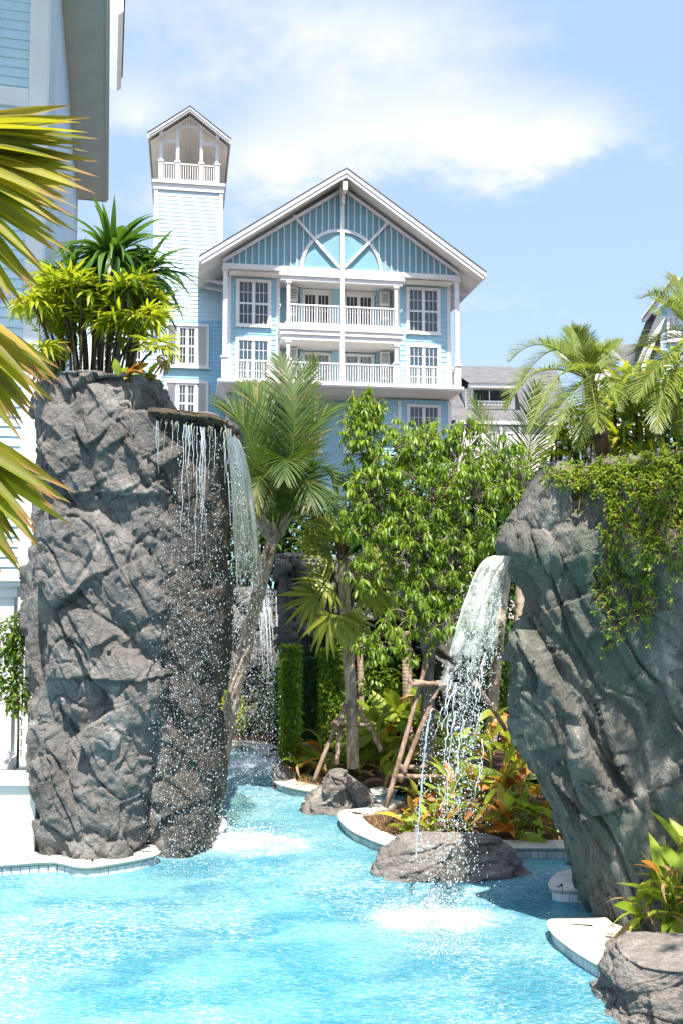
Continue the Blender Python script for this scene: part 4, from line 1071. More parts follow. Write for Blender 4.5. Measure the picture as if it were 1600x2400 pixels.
M_POLE = mat_bark('weathered_pole', (.15, .09, .06), (.40, .29, .22))
M_CANE = mat_bark('dark_cane', (.02, .018, .01), (.10, .08, .04))
M_STEMR = mat_bark('red_creeper_stem', (.20, .07, .04), (.38, .20, .10))

def ringed_trunk(pts, r0, r1, rings, mat, name, parent, n=12, bulge=.06):
    """palm trunk with leaf-scar rings as real steps"""
    P = [Vector(p) for p in pts]; Q = []; rad = []
    m = rings * 3
    for i in range(m + 1):
        t = i / m; x = t * (len(P) - 1); k = min(int(x), len(P) - 2); f = x - k
        p0 = P[max(k - 1, 0)]; p1 = P[k]; p2 = P[k + 1]; p3 = P[min(k + 2, len(P) - 1)]
        Q.append(.5 * ((2 * p1) + (-p0 + p2) * f + (2 * p0 - 5 * p1 + 4 * p2 - p3) * f * f + (-p0 + 3 * p1 - 3 * p2 + p3) * f ** 3))
        r = r0 + (r1 - r0) * t
        rad.append(r * (1 + (bulge if i % 3 == 0 else (-bulge * .5 if i % 3 == 1 else bulge * .4)) * U(.7, 1.3)))
    return MB().tube(Q, rad, n).build(name, mat, parent)

def bez(a, b, c, n):
    return [a * (1 - t) ** 2 + b * 2 * t * (1 - t) + c * t * t for t in [i / n for i in range(n + 1)]]
def frond(parent, a, b, c, leaf_len, leaf_w, n, mat, droop=.8, lift=.25, up=None, start=.14, name='frond', ang=(62, 28), jitter=.12, taper=.35):
    """pinnate frond: rachis a -> c bent through b; leaflets both sides as one mesh with the rachis"""
    a, b, c = Vector(a), Vector(b), Vector(c)
    R_ = bez(a, b, c, 26); mb = MB()
    L = (b - a).length + (c - b).length
    mb.tube(R_, [max(.003, .016 * L / 2.2 * (1 - .85 * i / 26)) for i in range(27)], 5, False)
    upv = Vector(up) if up is not None else Vector((0, -.35, 1))
    for i in range(n):
        t = start + (1 - start) * i / (n - 1); x = t * 26; k = min(int(x), 25)
        p = R_[k] + (R_[k + 1] - R_[k]) * (x - k); tg = (R_[k + 1] - R_[k]).normalized()
        sd = tg.cross(upv); sd = sd.normalized() if sd.length > 1e-3 else Vector((1, 0, 0)); nn = sd.cross(tg)
        ll = leaf_len * (math.sin(math.pi * min(1, (.16 + .84 * t) ** .8)) ** .5 * (1 - taper) + taper) * (1 - .45 * max(0, t - .75) / .25)
        for s in (-1, 1):
            A = R(ang[0] + (ang[1] - ang[0]) * t) + U(-jitter, jitter); l = ll * U(.85, 1.1)
            d = (sd * s * math.sin(A) + tg * math.cos(A) + nn * (lift + U(-jitter, jitter))).normalized()
            q = p.copy(); vs = []; fs = []; g = droop * U(.6, 1.3)
            wv = d.cross(nn).normalized()
            for j in range(4):
                w = leaf_w * (.55, 1.0, .75, .06)[j] / 2
                vs += [q + wv * w, q - wv * w]
                if j: m = 2 * j; fs.append((m - 2, m - 1, m + 1, m))
                q = q + d * (l / 3); d = (d + Vector((0, 0, -1)) * g * .33).normalized()
            mb.add(vs, fs, True)
    return mb.build(name, mat, parent)
def fan_mesh(name, mat, n=9, L=.34, w=.045, spread=100, droop=.5, petiole=.0, segs=4, dry=False):
    V = []; F = []; k = 0
    for i in range(n):
        a = R(-spread + 2 * spread * i / (n - 1)) + U(-.06, .06)
        v, f = blade(L * U(.85, 1.08) * (1 - .18 * abs(a) / R(spread)), w, droop * U(.5, 1.5), .35, segs, .35, .45)
        m = Matrix.Rotation(a, 4, 'Z') @ Matrix.Rotation(U(-.12, .12), 4, 'Y')
        V.append((np.c_[v, np.ones(len(v))] @ np.array(m).T)[:, :3]); F += [tuple(x + k for x in q) for q in f]; k += len(v)
    return np.concatenate(V), F

# ================================================================ foreground fan palm on the left
def fore_palm():
    Y = 3.3
    root = at(-560, 1100, Y); base = Vector((root.x, Y, .1))
    P = empty('fan_palm', base, 0, 'large yellow-green fan palm leaves with brown tips reaching in from the left edge', 'palm')
    crown = at(-560, 640, Y) - base
    ringed_trunk([(0, 0, -.3), (0.02, 0, 1.2), crown], .13, .10, 26, M_PALMB, 'trunk', P)
    fans = [((-260, 330), [(150, 262), (185, 288), (188, 299), (203, 327), (150, 307), (196, 350), (190, 372), (193, 392), (170, 362), (203, 412), (196, 447), (160, 420), (182, 485), (150, 470), (149, 506), (146, 545), (122, 520), (121, 600), (97, 645), (76, 668), (100, 590), (46, 686), (25, 702), (6, 706)]),
            ((-230, 640), [(133, 884), (105, 915), (112, 880), (84, 965), (50, 998), (70, 930), (12, 1032), (30, 960), (100, 850)]),
            ((-230, 930), [(128, 1150), (141, 1180), (119, 1204), (96, 1170), (109, 1262), (80, 1286), (60, 1230), (39, 1314), (14, 1348), (60, 1120)])]
    for k, ((cu, cv), tips) in enumerate(fans):
        lf = empty('leaf'); lf.parent = P
        c = at(cu, cv, Y + .1) - base
        MB().tube(bez(crown, (crown + c) / 2 + Vector((0, 0, .15)), c, 8), .018, 6).build('petiole', M_FANP, lf)
        tips = tips + [(u * .7 + u2 * .3 - U(20, 70), v * .7 + v2 * .3 + U(-8, 8)) for (u, v), (u2, v2) in zip(tips[:-1], tips[1:])] + [(u * .5 + u2 * .5 - U(5, 45), v * .5 + v2 * .5 + U(-8, 8)) for (u, v), (u2, v2) in zip(tips[:-1], tips[1:])]
        for j, (u, v) in enumerate(tips):
            tip = at(u, v, Y + U(-.08, .08)) - base; d = tip - c; L = d.length
            V, F = blade(L * 1.015, .047 * U(.75, 1.25), .2, .6, 14, .3, .6, U(-.3, .3), .9)
            V[:, 2] += .0
            m = mat4(c + Vector((0, U(-.03, .03), 0)), d + Vector((0, 0, .10 * L)), 1, U(-.7, .7), Vector((0, -1, .7)))
            put('leaflet', arr_mesh('leaflet', V, F, M_FORE), lf, m)
fore_palm()

# ================================================================ plants on top of the left rock
def strap_rosette(parent, c, n, L, w, mat_me, el0=-.55, el1=1.45, name='leaf', squash=1.0):
    for i in range(n):
        f = i / n; el = el1 - (el1 - el0) * f ** .85 + U(-.12, .12); az = i * 2.39996 + U(-.3, .3)
        d = dirv(az, el); d.y *= squash
        l = L * (.75 + .35 * math.sin(math.pi * min(1, f + .15))) * U(.85, 1.12)
        put(name, random.choice(mat_me), parent, mat4(c + d * .03, d, l, U(-.3, .3)))
def top_plants():
    base = at(250, 885, 10.5)
    D = empty('dracaena', base, 0, 'dark green strap-leaved dracaena crowns, tallest plant on the left rock', 'plant')
    ms = [arr_mesh('strap_leaf', *blade(1, .085, dr, .3, 7, .45, .35), M_DRAC) for dr in (.9, 1.3, 1.8, 2.3)]
    for (u, v, dy, n, L) in ((262, 610, -.1, 150, .76), (345, 645, .2, 95, .64), (168, 660, .2, 95, .62), (300, 680, -.3, 60, .5), (130, 715, .3, 60, .5), (225, 700, .3, 50, .5), (360, 720, 0, 40, .45)):
        c = at(u, v, 10.5 + dy) - base
        b = Vector((c.x * .55, c.y * .6, -.05))
        MB().tube(bez(b, Vector((b.x, b.y, c.z * .6)), c, 8), [.035 - .001 * i for i in range(9)], 6).build('cane', M_BARK, D)
        strap_rosette(D, c, n, L, .08, ms)
    Rp = empty('lady_palm', at(215, 885, 10.25), 0, 'bright yellow-green lady palm clump in front of the dracaena on the left rock', 'plant')
    b0 = Rp.location
    fm = [arr_mesh('fan_leaf', *fan_mesh('f', M_RHAP, n, .30, .034, 95, dr), M_RHAP) for n, dr in ((8, .5), (9, .9), (7, .3), (8, 1.2))]
    dry = arr_mesh('dry_fan', *fan_mesh('f', M_DRY, 7, .28, .03, 60, 1.5), M_DRY)
    for i in range(36):
        u = U(70, 375); v = U(655, 800) if 110 < u < 350 else U(690, 820)
        c = at(u, v, 10.25 + U(-.35, .35)) - b0; b = Vector((c.x * .6 + U(-.05, .05), c.y * .5, -.08))
        MB().tube(bez(b, Vector((c.x * .7, c.y * .6, c.z * .6)), c, 6), [.014] * 7, 5).build('cane', M_CANE, Rp)
        for k in range(7):
            az = U(0, 6.28); el = U(-.35, .9); d = dirv(az, el); q = c + d * U(.05, .16)
            MB_ = put('leaf', random.choice(fm), Rp, mat4(q, d + Vector((0, -.25, 0)), U(.85, 1.3), U(-.5, .5)))
    for (u, v) in ((85, 850), (95, 870), (120, 835), (370, 835), (385, 845), (245, 770), (105, 740), (150, 800)):
        c = at(u, v, 10.1) - b0; put('dry_leaf', dry, Rp, mat4(c, dirv(U(0, 6.28), -.9), U(.7, 1.0), U(-1, 1)))
    B = empty('broad_leaf_plant', at(315, 882, 9.95), 0, 'small broad yellow-orange leaves at the right end of the left rock top', 'plant')
    bm = [arr_mesh('broad_leaf', *blade(1, .42, .5, .25, 6, .12, .45), m) for m in (M_CANN, M_CANN, M_ORNG)]
    for i in range(26):
        az = U(-.6, 3.8); put('leaf', random.choice(bm), B, mat4(Vector((U(-.16, .16), U(-.08, .1), U(-.02, .05))), dirv(az - 3.14 * (i % 2), U(0, 1.1)), U(.12, .24), U(-.6, .6)))
    B2 = empty('banana_plant', at(120, 870, 10.6), 0, 'broad pale green leaf behind the canes at the left end of the left rock', 'plant')
    for az, el, s in ((2.2, 1.0, .6), (1.2, 1.2, .7), (.4, .9, .5), (3.0, .7, .5), (-1.4, 1.0, .5)):
        put('leaf', bm[0], B2, mat4(Vector((0, 0, -.1)), dirv(az, el), s, .2))
top_plants()

# ================================================================ coconut palm leaning out of the bank
def coconut(name, label, Y, trunk_px, fronds, r0, r1, rings, leaf_len=.62, leaf_w=.030, nleaf=52, mat=M_COCO, sheath=True, base_z=.08):
    b = at(*trunk_px[0], Y); P = empty(name, b, 0, label, 'palm')
    pts = [at(u, v, Y) - b for u, v in trunk_px]
    ringed_trunk(pts, r0, r1, rings, M_PALMB, 'trunk', P)
    c = pts[-1]
    if sheath:
        for i in range(9):
            az = i * 2.4; d = dirv(az, .9); q = c + Vector((math.cos(az), math.sin(az), 0)) * r1 * .5
            V, F = blade(.5, .2, -.3, .8, 5, .8, .3); put('leaf_base', arr_mesh('leaf_base', V, F, M_PALMB), P, mat4(q - Vector((0, 0, .12)), d, U(.8, 1.2)))
    for (mu, mv, md, tu, tv, td) in fronds:
        m = at(mu, mv, Y + md) - b; t = at(tu, tv, Y + td) - b
        ctl = m * 2 - (c + t) / 2                         # curve passes through the middle point
        frond(P, c, ctl, t, leaf_len, leaf_w, nleaf, mat, .55, .12, None, .12, 'frond', (58, 22), .09, .5)
    return P
coconut('coconut_palm', 'leaning coconut palm with feathery fronds right of the left waterfall rock', 13.4,
        [(512, 1835), (535, 1690), (575, 1520), (612, 1370), (640, 1262)],
        [(690, 1010, -.3, 655, 838, .2), (665, 1060, .3, 735, 850, .5), (640, 1050, .2, 575, 905, .5), (590, 1040, -.2, 530, 960, -.2), (575, 1120, -.5, 535, 1120, -.8), (700, 1060, .1, 780, 960, .3),
         (725, 1110, -.4, 790, 1130, -.7), (705, 1130, -.9, 730, 1180, -1.4), (620, 1120, -.9, 600, 1180, -1.4), (665, 1090, -.9, 668, 1120, -1.6), (560, 1180, .2, 545, 1260, .1), (740, 1170, .3, 800, 1230, .4), (680, 1020, .8, 700, 930, 1.6), (620, 1010, .8, 610, 900, 1.5)],
        .115, .085, 40, .72, .022, 84)
coconut('coconut_palm', 'shaded coconut palm fronds between the leafy tree and the date palm', 13.0,
        [(1215, 1480), (1222, 1300), (1225, 1165)],
        [(1170, 1070, 0, 1108, 938, .1), (1238, 1060, -.1, 1255, 905, -.2), (1290, 1120, .2, 1345, 1090, .4), (1185, 1130, .4, 1120, 1110, .6)],
        .08, .06, 18, .52, .015, 64)

# ================================================================ small fan palm with wooden props
def fan_palm():
    Y = 13.2; b = at(822, 1800, Y); P = empty('fan_palm', b, 0, 'straight ringed fan palm with splayed fan leaves in front of the dark grotto', 'palm')
    pts = [at(u, v, Y) - b for u, v in ((826, 1800), (822, 1640), (812, 1480), (806, 1360), (803, 1300))]
    ringed_trunk(pts, .085, .066, 46, M_PALMB, 'trunk', P); c = pts[-1]
    fm = [arr_mesh('fan', *fan_mesh('f', M_FANP, n, .62, .055, sp, dr, 0, 5), M_FANP) for n, sp, dr in ((20, 105, .5), (18, 85, .8), (20, 95, 1.1))]
    for (u, v, dy, du, dv, s, k) in ((770, 1362, -.3, -.9, -.10, .95, 0), (742, 1395, -.5, -1, -.25, 1.0, 1), (775, 1440, -.7, -.5, -1.1, 1.05, 2), (772, 1290, -.1, -1, .25, .85, 0), (845, 1330, -.4, 1, -.1, .9, 0), (858, 1370, -.2, 1, -.5, 1.0, 1), (800, 1270, -.2, .1, 1, .8, 1),
                                     (870, 1310, .2, 1, .1, .9, 0), (905, 1395, .1, 1, -.6, .8, 2), (812, 1440, -.6, .4, -1, .9, 2), (745, 1265, .2, -.8, .5, .8, 1), (765, 1235, .1, -.6, .8, .7, 0), (840, 1480, .3, .3, -1, .8, 2)):
        q = at(u, v, Y + dy) - b; MB().tube(bez(c, (c + q) / 2 + Vector((0, 0, .08)), q, 6), .009, 5).build('petiole', M_FANP, P)
        put('leaf', fm[k], P, mat4(q, Vector((du, U(-.25, .1), dv)), s, U(-.4, .4), Vector((0, -.75, .65))))
    for i in range(14):
        az = i * 2.4; V, F = blade(.36, .12, -.2, .7, 4, .8, .3); put('leaf_base', arr_mesh('leaf_base', V, F, M_DKBARK), P, mat4(c + Vector((0, 0, -.3 + .025 * i)), dirv(az, 1.0), U(.6, 1)))
    for i in range(20):
        az = i * 2.4; V, F = blade(.5, .03, .9, .3, 5, .8, .3); put('fibre', arr_mesh('fibre', V, F, M_DRY), P, mat4(c + Vector((0, 0, U(-.2, .15))), dirv(az, U(-1.2, -.2)), U(.5, 1)))
fan_palm()

def prop(label, Y, poles, bars):
    b = at(*poles[0][:2], Y); P = empty('tree_prop', b, 0, label, 'tree prop', 'wooden tree props')
    for (u0, v0, u1, v1, d0, d1) in poles:
        a = at(u0, v0, Y + d0) - b; c = at(u1, v1, Y + d1) - b; m = (a + c) / 2 + Vector((U(-.03, .03), 0, U(-.02, .02)))
        MB().tube(bez(a, m, c, 8), [.034 - .001 * i + U(-.002, .002) for i in range(9)], 7).build('pole', M_POLE, P)
    for (u0, v0, u1, v1, d0, d1) in bars:
        MB().tube([at(u0, v0, Y + d0) - b, at((u0 + u1) / 2, (v0 + v1) / 2 + 2, Y + (d0 + d1) / 2) - b, at(u1, v1, Y + d1) - b], [.028, .031, .026], 7).build('crossbar', M_POLE, P)
prop('three-legged wooden prop tied round the straight fan palm', 12.9, [(735, 1835, 812, 1652, -.1, .2), (790, 1792, 806, 1650, -.3, .15), (893, 1760, 834, 1652, -.1, .2), (778, 1700, 816, 1655, .8, .3)], [(780, 1692, 876, 1700, -.15, -.1), (795, 1697, 800, 1688, -.2, .4)])
prop('tall grey wooden prop of crossed poles supporting the leafy tree', 11.2, [(903, 1893, 1000, 1545, -.2, .15), (936, 1832, 1038, 1585, -.1, .3), (1110, 1600, 1185, 1712, .2, .5), (930, 1790, 950, 1812, -.1, -.1)], [(955, 1595, 1046, 1606, .0, .1), (962, 1604, 1040, 1598, -.1, .3), (920, 1818, 1030, 1820, -.15, .2), (955, 1798, 1000, 1796, .3, .4)])
prop('small wooden prop far back beside the brown trunk', 15.0, [(930, 1780, 958, 1650, 0, 0), (990, 1760, 962, 1650, 0, 0), (950, 1790, 955, 1650, -.3, 0)], [(940, 1672, 985, 1674, -.1, -.1)])
for (lab, px, Y, r) in (('brown ringed palm trunk standing behind the crossed wooden props', [(955, 1760), (953, 1600), (950, 1480)], 15.4, .085),
                        ('pale palm trunk behind the right waterfall', [(1150, 1740), (1158, 1600), (1175, 1420), (1200, 1240)], 13.6, .085),
                        ('thin palm trunk just right of the straight fan palm', [(848, 1700), (843, 1560), (838, 1430)], 15.6, .055)):
    b = at(*px[0], Y); P = empty('palm_trunk', b, 0, lab, 'palm trunk')
    ringed_trunk([at(u, v, Y) - b for u, v in px], r, r * .9, 34, M_PALMB, 'trunk', P)

# ================================================================ the leafy tree in the middle
def leafy_tree():
    Y0 = 12.2; b = at(1005, 1800, Y0); T = empty('tree', b, 0, 'big leafy tree with drooping glossy leaf whorls in the middle of the garden', 'tree')
    def pt(u, v, dy=0): return at(u, v, Y0 + dy) - b
    limbs = [([(1005, 1800, 0), (1000, 1640, .05), (1002, 1540, .1), (985, 1450, .1)], .10, .075), ([(985, 1450, .1), (940, 1370, 0), (895, 1285, .1), (870, 1180, .2), (850, 1060, .1)], .075, .03),
             ([(985, 1450, .1), (1010, 1350, -.2), (1020, 1220, -.2), (1000, 1080, 0)], .06, .025), ([(1010, 1350, -.2), (1100, 1270, .1), (1150, 1200, .3), (1190, 1110, .3)], .05, .02),
             ([(940, 1370, 0), (1000, 1300, -.5), (1060, 1250, -.7)], .035, .015), ([(895, 1285, .1), (840, 1230, -.4), (815, 1170, -.5)], .03, .012), ([(870, 1180, .2), (860, 1000, .2), (855, 940, .2)], .03, .012),
             ([(1020, 1220, -.2), (1060, 1120, 0), (1085, 1030, .2)], .03, .012), ([(985, 1450, .1), (930, 1480, -.6), (860, 1500, -.9)], .03, .012), ([(1000, 1540, .1), (1040, 1450, -.6), (1010, 1400, -.9)], .03, .012), ([(940, 1370, 0), (880, 1350, -.5), (830, 1340, -.8)], .03, .012)]
    for L, r0, r1 in limbs:
        P = [pt(*q) for q in L]; Q = []
        for k in range(len(P) - 1):
            for j in range(4): Q.append(P[k].lerp(P[k + 1], j / 4) + Vector((U(-.02, .02), U(-.02, .02), 0)))
        Q.append(P[-1]); n = len(Q)
        MB().tube(Q, [r0 + (r1 - r0) * i / (n - 1) for i in range(n)], 8).build('trunk' if r0 > .09 else 'limb', M_BARK, T)
    # crown lobes: u, v, radius px, depth offset, number of whorls
    lobes = [(858, 945, 42, .1, 16), (850, 1010, 65, .0, 26), (905, 1060, 85, .0, 40), (985, 1050, 70, .2, 30), (1085, 1020, 45, .3, 16), (1070, 1090, 80, .2, 36), (1180, 1090, 70, .3, 34), (1000, 1150, 95, -.2, 46), (880, 1160, 80, -.2, 36), (845, 1240, 60, -.4, 24),
             (1100, 1180, 90, -.1, 40), (1190, 1170, 45, .1, 16), (960, 1260, 95, -.4, 46), (1060, 1290, 90, -.3, 40), (1130, 1270, 50, 0, 18), (1000, 1360, 80, -.5, 34), (850, 1345, 45, -.6, 12), (1085, 1380, 60, -.2, 20), (1045, 1450, 65, -.6, 24), (975, 1440, 60, -.8, 24), (895, 1500, 50, -.9, 14), (860, 1520, 30, -.9, 6), (960, 1510, 40, -.9, 10), (1130, 1460, 50, .3, 12), (1110, 1330, 40, .2, 8)][:23]
    protos = [blade(1, .25, dr, .5, 4, .15, .55) for dr in (.35, .7, 1.0)]
    meshes = [arr_mesh('leaf', v, f, M_TREE) for v, f in protos]
    items = []; tw = MB()
    for (u, v, r, dy, n) in lobes:
        c = pt(u, v, dy); rr = r / FPX * Y0
        for k in range(int(n * 1.8)):
            d = Vector((rng.normal(), rng.normal() - .35, rng.normal() + .15)).normalized()
            p = c + Vector((d.x * rr, d.y * rr * 1.15, d.z * rr)) * U(.5, 1.1)
            tw.tube([c.lerp(p, .35), c.lerp(p, .7) + Vector((0, 0, .02)), p], [.009, .007, .005], 4, False)
            m = int(U(6, 12)); a0 = U(0, 6.28); tilt = U(-.2, .45); ws = U(.72, 1.2)
            for i in range(m):
                az = a0 + i * 6.283 / m + U(-.25, .25); el = U(-1.0, -.45) + tilt * .6
                items.append((int(U(0, 2.99)), mat4(p + dirv(az, 0) * .012, dirv(az, el), ws * U(.09, .15), U(-.35, .35))))
            for i in range(2): items.append((0, mat4(p, dirv(U(0, 6.28), U(.5, 1.2)), U(.07, .12), 0)))
    tw.build('twigs', M_BARK, T)
    leaves(T, protos, meshes, items, M_TREE, 300)
leafy_tree()

# ================================================================ date palm and plants on the right rock
def date_palm():
    Y = 8.85; b = at(1412, 1062, Y); P = empty('date_palm', b, 0, 'small date palm with a shaggy dark trunk on top of the right rock', 'palm')
    pts = [at(u, v, Y) - b for u, v in ((1416, 1075), (1404, 1010), (1390, 950), (1378, 890))]
    MB().tube(pts, [.075, .068, .06, .055], 10).build('trunk', M_DKBARK, P)
    me = arr_mesh('scale', *blade(1, .6, -.5, .6, 3, .9, .2), M_DKBARK)
    for i in range(90):
        t = i / 90; x = t * 3; k = min(int(x), 2); q = pts[k].lerp(pts[k + 1], x - k); az = i * 2.4
        put('bark_scale', me, P, mat4(q + dirv(az, 0) * .05, dirv(az, 1.0), U(.05, .09), U(-.3, .3)))
    c = pts[-1]
    for (mu, mv, md, tu, tv, td) in ((1280, 810, -.1, 1195, 845, -.2), (1300, 820, .3, 1215, 905, .4), (1265, 870, -.4, 1185, 960, -.5), (1310, 880, -.5, 1240, 1010, -.7), (1350, 830, .2, 1338, 772, .4), (1365, 820, -.1, 1345, 775, -.2), (1405, 830, -.2, 1440, 850, -.4), (1400, 850, .3, 1450, 800, .5),
                                     (1420, 880, -.3, 1450, 960, -.5), (1340, 920, -.6, 1290, 1040, -.9), (1390, 930, -.6, 1400, 1010, -.9), (1330, 850, .6, 1270, 800, .9), (1370, 950, -.5, 1355, 1050, -.6), (1320, 940, .2, 1275, 1000, .3)):
        m = at(mu, mv, Y + md) - b; t = at(tu, tv, Y + td) - b
        frond(P, c, m * 2 - (c + t) / 2, t, .27, .0095, 84, M_DATE, .5, .45, None, .1, 'frond', (55, 25), .14, .3)
    P = empty('date_palm', at(1640, 1000, 8.6), 0, 'drooping palm fronds reaching in from the right edge above the creepers', 'palm'); b = P.location
    c = at(1625, 790, 8.6) - b
    MB().tube([Vector((0, 0, -.3)), c], .07, 8).build('trunk', M_DKBARK, P)
    for (mu, mv, md, tu, tv, td) in ((1560, 705, 0, 1500, 700, -.1), (1570, 720, -.2, 1540, 735, -.4), (1540, 800, .1, 1478, 830, .2), (1545, 850, -.3, 1490, 940, -.5), (1560, 900, -.3, 1540, 1010, -.5), (1590, 900, .2, 1580, 1010, .3), (1550, 780, .4, 1500, 860, .6), (1600, 700, .2, 1590, 660, .3), (1520, 880, .3, 1455, 960, .5)):
        m = at(mu, mv, 8.6 + md) - b; t = at(tu, tv, 8.6 + td) - b
        frond(P, c, m * 2 - (c + t) / 2, t, .29, .010, 76, M_DATE, .6, .35, None, .1, 'frond', (55, 25), .14, .3)
date_palm()
def rock_top_plants():
    ms = [arr_mesh('strap_leaf', *blade(1, .11, dr, .3, 6, .3, .4), m) for dr, m in ((.6, M_RHAP), (1.1, M_RHAP), (1.6, M_DRAC), (.9, M_CANN))]
    for (lab, spots) in (('bright strap-leaved plants massed under the palm fronds on the right rock', ((1465, 905, .2, 26, .42), (1510, 900, .1, 26, .42), (1440, 960, 0, 24, .36), (1490, 970, -.2, 26, .4), (1545, 950, 0, 26, .42), (1580, 1000, -.2, 24, .4), (1450, 1030, -.3, 22, .3), (1525, 1030, -.3, 22, .32), (1590, 920, .3, 24, .44), (1580, 860, .3, 20, .4), (1420, 1000, .3, 20, .34))),
                         ('low bright palm seedlings on the left shoulder of the right rock', ((1310, 1040, 0, 16, .3), (1345, 1050, -.2, 18, .28), (1290, 1075, .1, 12, .24), (1370, 1070, -.2, 14, .24)))):
        Y = 9.35; b = at(spots[0][0], 1085, Y); P = empty('garden_plant', b, 0, lab, 'plant')
        for (u, v, dy, n, L) in spots:
            c = at(u, v, Y + dy) - b
            MB().tube([Vector((c.x, c.y, -.9)), c], .015, 5).build('stem', M_CANE, P)
            strap_rosette(P, c, int(n * 1.3), L * 1.25, .1, ms, -.5, 1.3)
    fm = [arr_mesh('fan_leaf', *fan_mesh('f', M_RHAP, 9, .30, .034, 100, dr), M_RHAP) for dr in (.5, .9)]
    b = at(1330, 1085, 9.2); P = empty('lady_palm', b, 0, 'lady palm fans beside the date palm trunk on the right rock', 'plant')
    for (u, v) in ((1365, 985), (1330, 1010), (1350, 1035), (1310, 1055), (1385, 1030), (1300, 1010), (1335, 960), (1420, 1050), (1290, 1060), (1440, 1010), (1475, 1040)):
        c = at(u, v, 9.2 + U(-.2, .2)) - b; MB().tube([Vector((c.x * .7, c.y, -.7)), c], .008, 4).build('cane', M_CANE, P)
        for k in range(3): put('leaf', fm[k % 2], P, mat4(c, dirv(U(2.5, 6.9), U(-.3, .6)), U(.7, 1.1), U(-.4, .4)))
    # dark mass of leaves behind
    b = at(1500, 1080, 10.2); P = empty('shrub', b, 0, 'dark shrub filling the gaps behind the plants on the right rock', 'shrub')
    pr = [blade(1, .32, .5, .3, 3, .15, .45)]; it = []
    for i in range(1500):
        c = at(U(1400, 1680), U(900, 1085), 10.2 + U(-.4, .4)) - b; it.append((0, mat4(c, dirv(U(0, 6.28), U(-.6, .9)), U(.1, .2))))
    joined('foliage', pr, it, M_DKSH, P)
    MB().tube([(0, 0, -.3), (0, 0, .4)], .03, 6).build('stem', M_CANE, P)
rock_top_plants()
from mathutils.bvhtree import BVHTree
def bvh_of(o):
    me = o.data; n = len(me.vertices); co = np.empty(n * 3, np.float32); me.vertices.foreach_get('co', co); co = co.reshape(-1, 3)
    q = np.empty(len(me.loops), np.int32); me.loops.foreach_get('vertex_index', q)
    return BVHTree.FromPolygons([tuple(v) for v in co.tolist()], q.reshape(-1, 4).tolist())
# ================================================================ garden ground behind, grotto, hedges
MB().slab([(-60, 17.6), (60, 17.6), (60, 140), (-60, 140)], -1.6, .06).build('garden_ground', M_SOIL)['kind'] = 'structure'

def grotto():
    g = empty('grotto_rock', at(840, 1760, 16.5), 0, 'dark grotto of grey rock behind the straight fan palm', 'rock'); b = g.location
    def blk(name, rows, Y, yf, yb, seed, mat=M_ROCKD, amp=.22, res=(90, 150), expo=3.0):
        V, na, nz = loft(rows_from(rows, Y, yf, yb), res[0], res[1], expo); V = V - np.array(b)
        o = bpy.data.objects.new(name, rock_mesh(name, V, na, nz, mat, disp_cast(seed, amp, amp * .45, .02))); link(o, g)
    blk('roof_rock', [(1450, 690, 1010), (1420, 668, 1020), (1380, 660, 1020), (1340, 665, 1000), (1312, 690, 930)], 16.0, 15.4, 19.0, 101, amp=.3)
    blk('hanging_rock', [(1520, 662, 715), (1460, 656, 735), (1400, 652, 735), (1340, 652, 730), (1305, 668, 715)], 15.5, 15.1, 16.4, 107)
    blk('side_rock', [(1800, 1005, 1110), (1600, 1010, 1100), (1480, 990, 1080), (1380, 950, 1060), (1340, 960, 1030)], 16.0, 15.5, 18.0, 111)
    blk('back_rock', [(1800, 600, 1130), (1560, 600, 1130), (1400, 620, 1130)], 18.8, 18.6, 19.6, 117, res=(50, 90))
    f = empty('waterfall_rock', at(585, 1755, 18.2), 0, 'distant pale-topped rock behind the spray at the end of the pool', 'rock'); b = f.location
    V, na, nz = loft(rows_from([(1800, 520, 655), (1650, 522, 655), (1500, 524, 652), (1420, 528, 648), (1385, 536, 640)], 18.2, 17.7, 19.4), 80, 120, 3.0); V = V - np.array(b)
    o = bpy.data.objects.new('rock_face', rock_mesh('rock_face_far', V, na, nz, M_ROCKD, disp_cast(131, .25, .1, .02))); link(o, f)
grotto()

def leaf_mass(name, label, cat, Y, blobs, leaf, mat, base_px, aspect=.42, density=1.0, trunk=None, group=None, yspread=1.0, parts=0, surf=.45):
    """blobs: u, v, ru, rv (px), dy, n"""
    b = at(*base_px, Y); P = empty(name, b, 0, label, cat, group)
    pr = [blade(1, aspect, d, .3, 2, .2, .45) for d in (.4, .9)]; it = []
    for (u, v, ru, rv, dy, n) in blobs:
        c = at(u, v, Y + dy) - b; rx = ru / FPX * Y; rz = rv / FPX * Y
        for k in range(int(n * density)):
            d = Vector((rng.normal(), rng.normal() - .3, rng.normal() + .15)).normalized(); s = U(surf, 1.05) * (1 + .18 * math.sin(d.x * 9 + d.z * 7))
            p = c + Vector((d.x * rx * s, d.y * rx * s * yspread, d.z * rz * s))
            it.append((k % 2, mat4(p, (d * .6 + dirv(U(0, 6.28), U(-.8, .6))), leaf * U(.65, 1.3), U(-.6, .6))))
    if parts:
        leaves(P, pr, [arr_mesh('leaf', v, f, mat) for v, f in pr], it, mat, parts)
    else: joined('foliage', pr, it, mat, P)
    if trunk:
        for t in trunk:
            pts = [at(u, v, Y + (dy if len(q) > 2 else 0)) - b for q in t[0] for (u, v, dy) in [q if len(q) == 3 else (*q, 0)]]
            MB().tube(pts, [t[1] * (1 - .5 * i / (len(pts) - 1)) for i in range(len(pts))], 7).build('trunk', M_BARK, P)
    return P
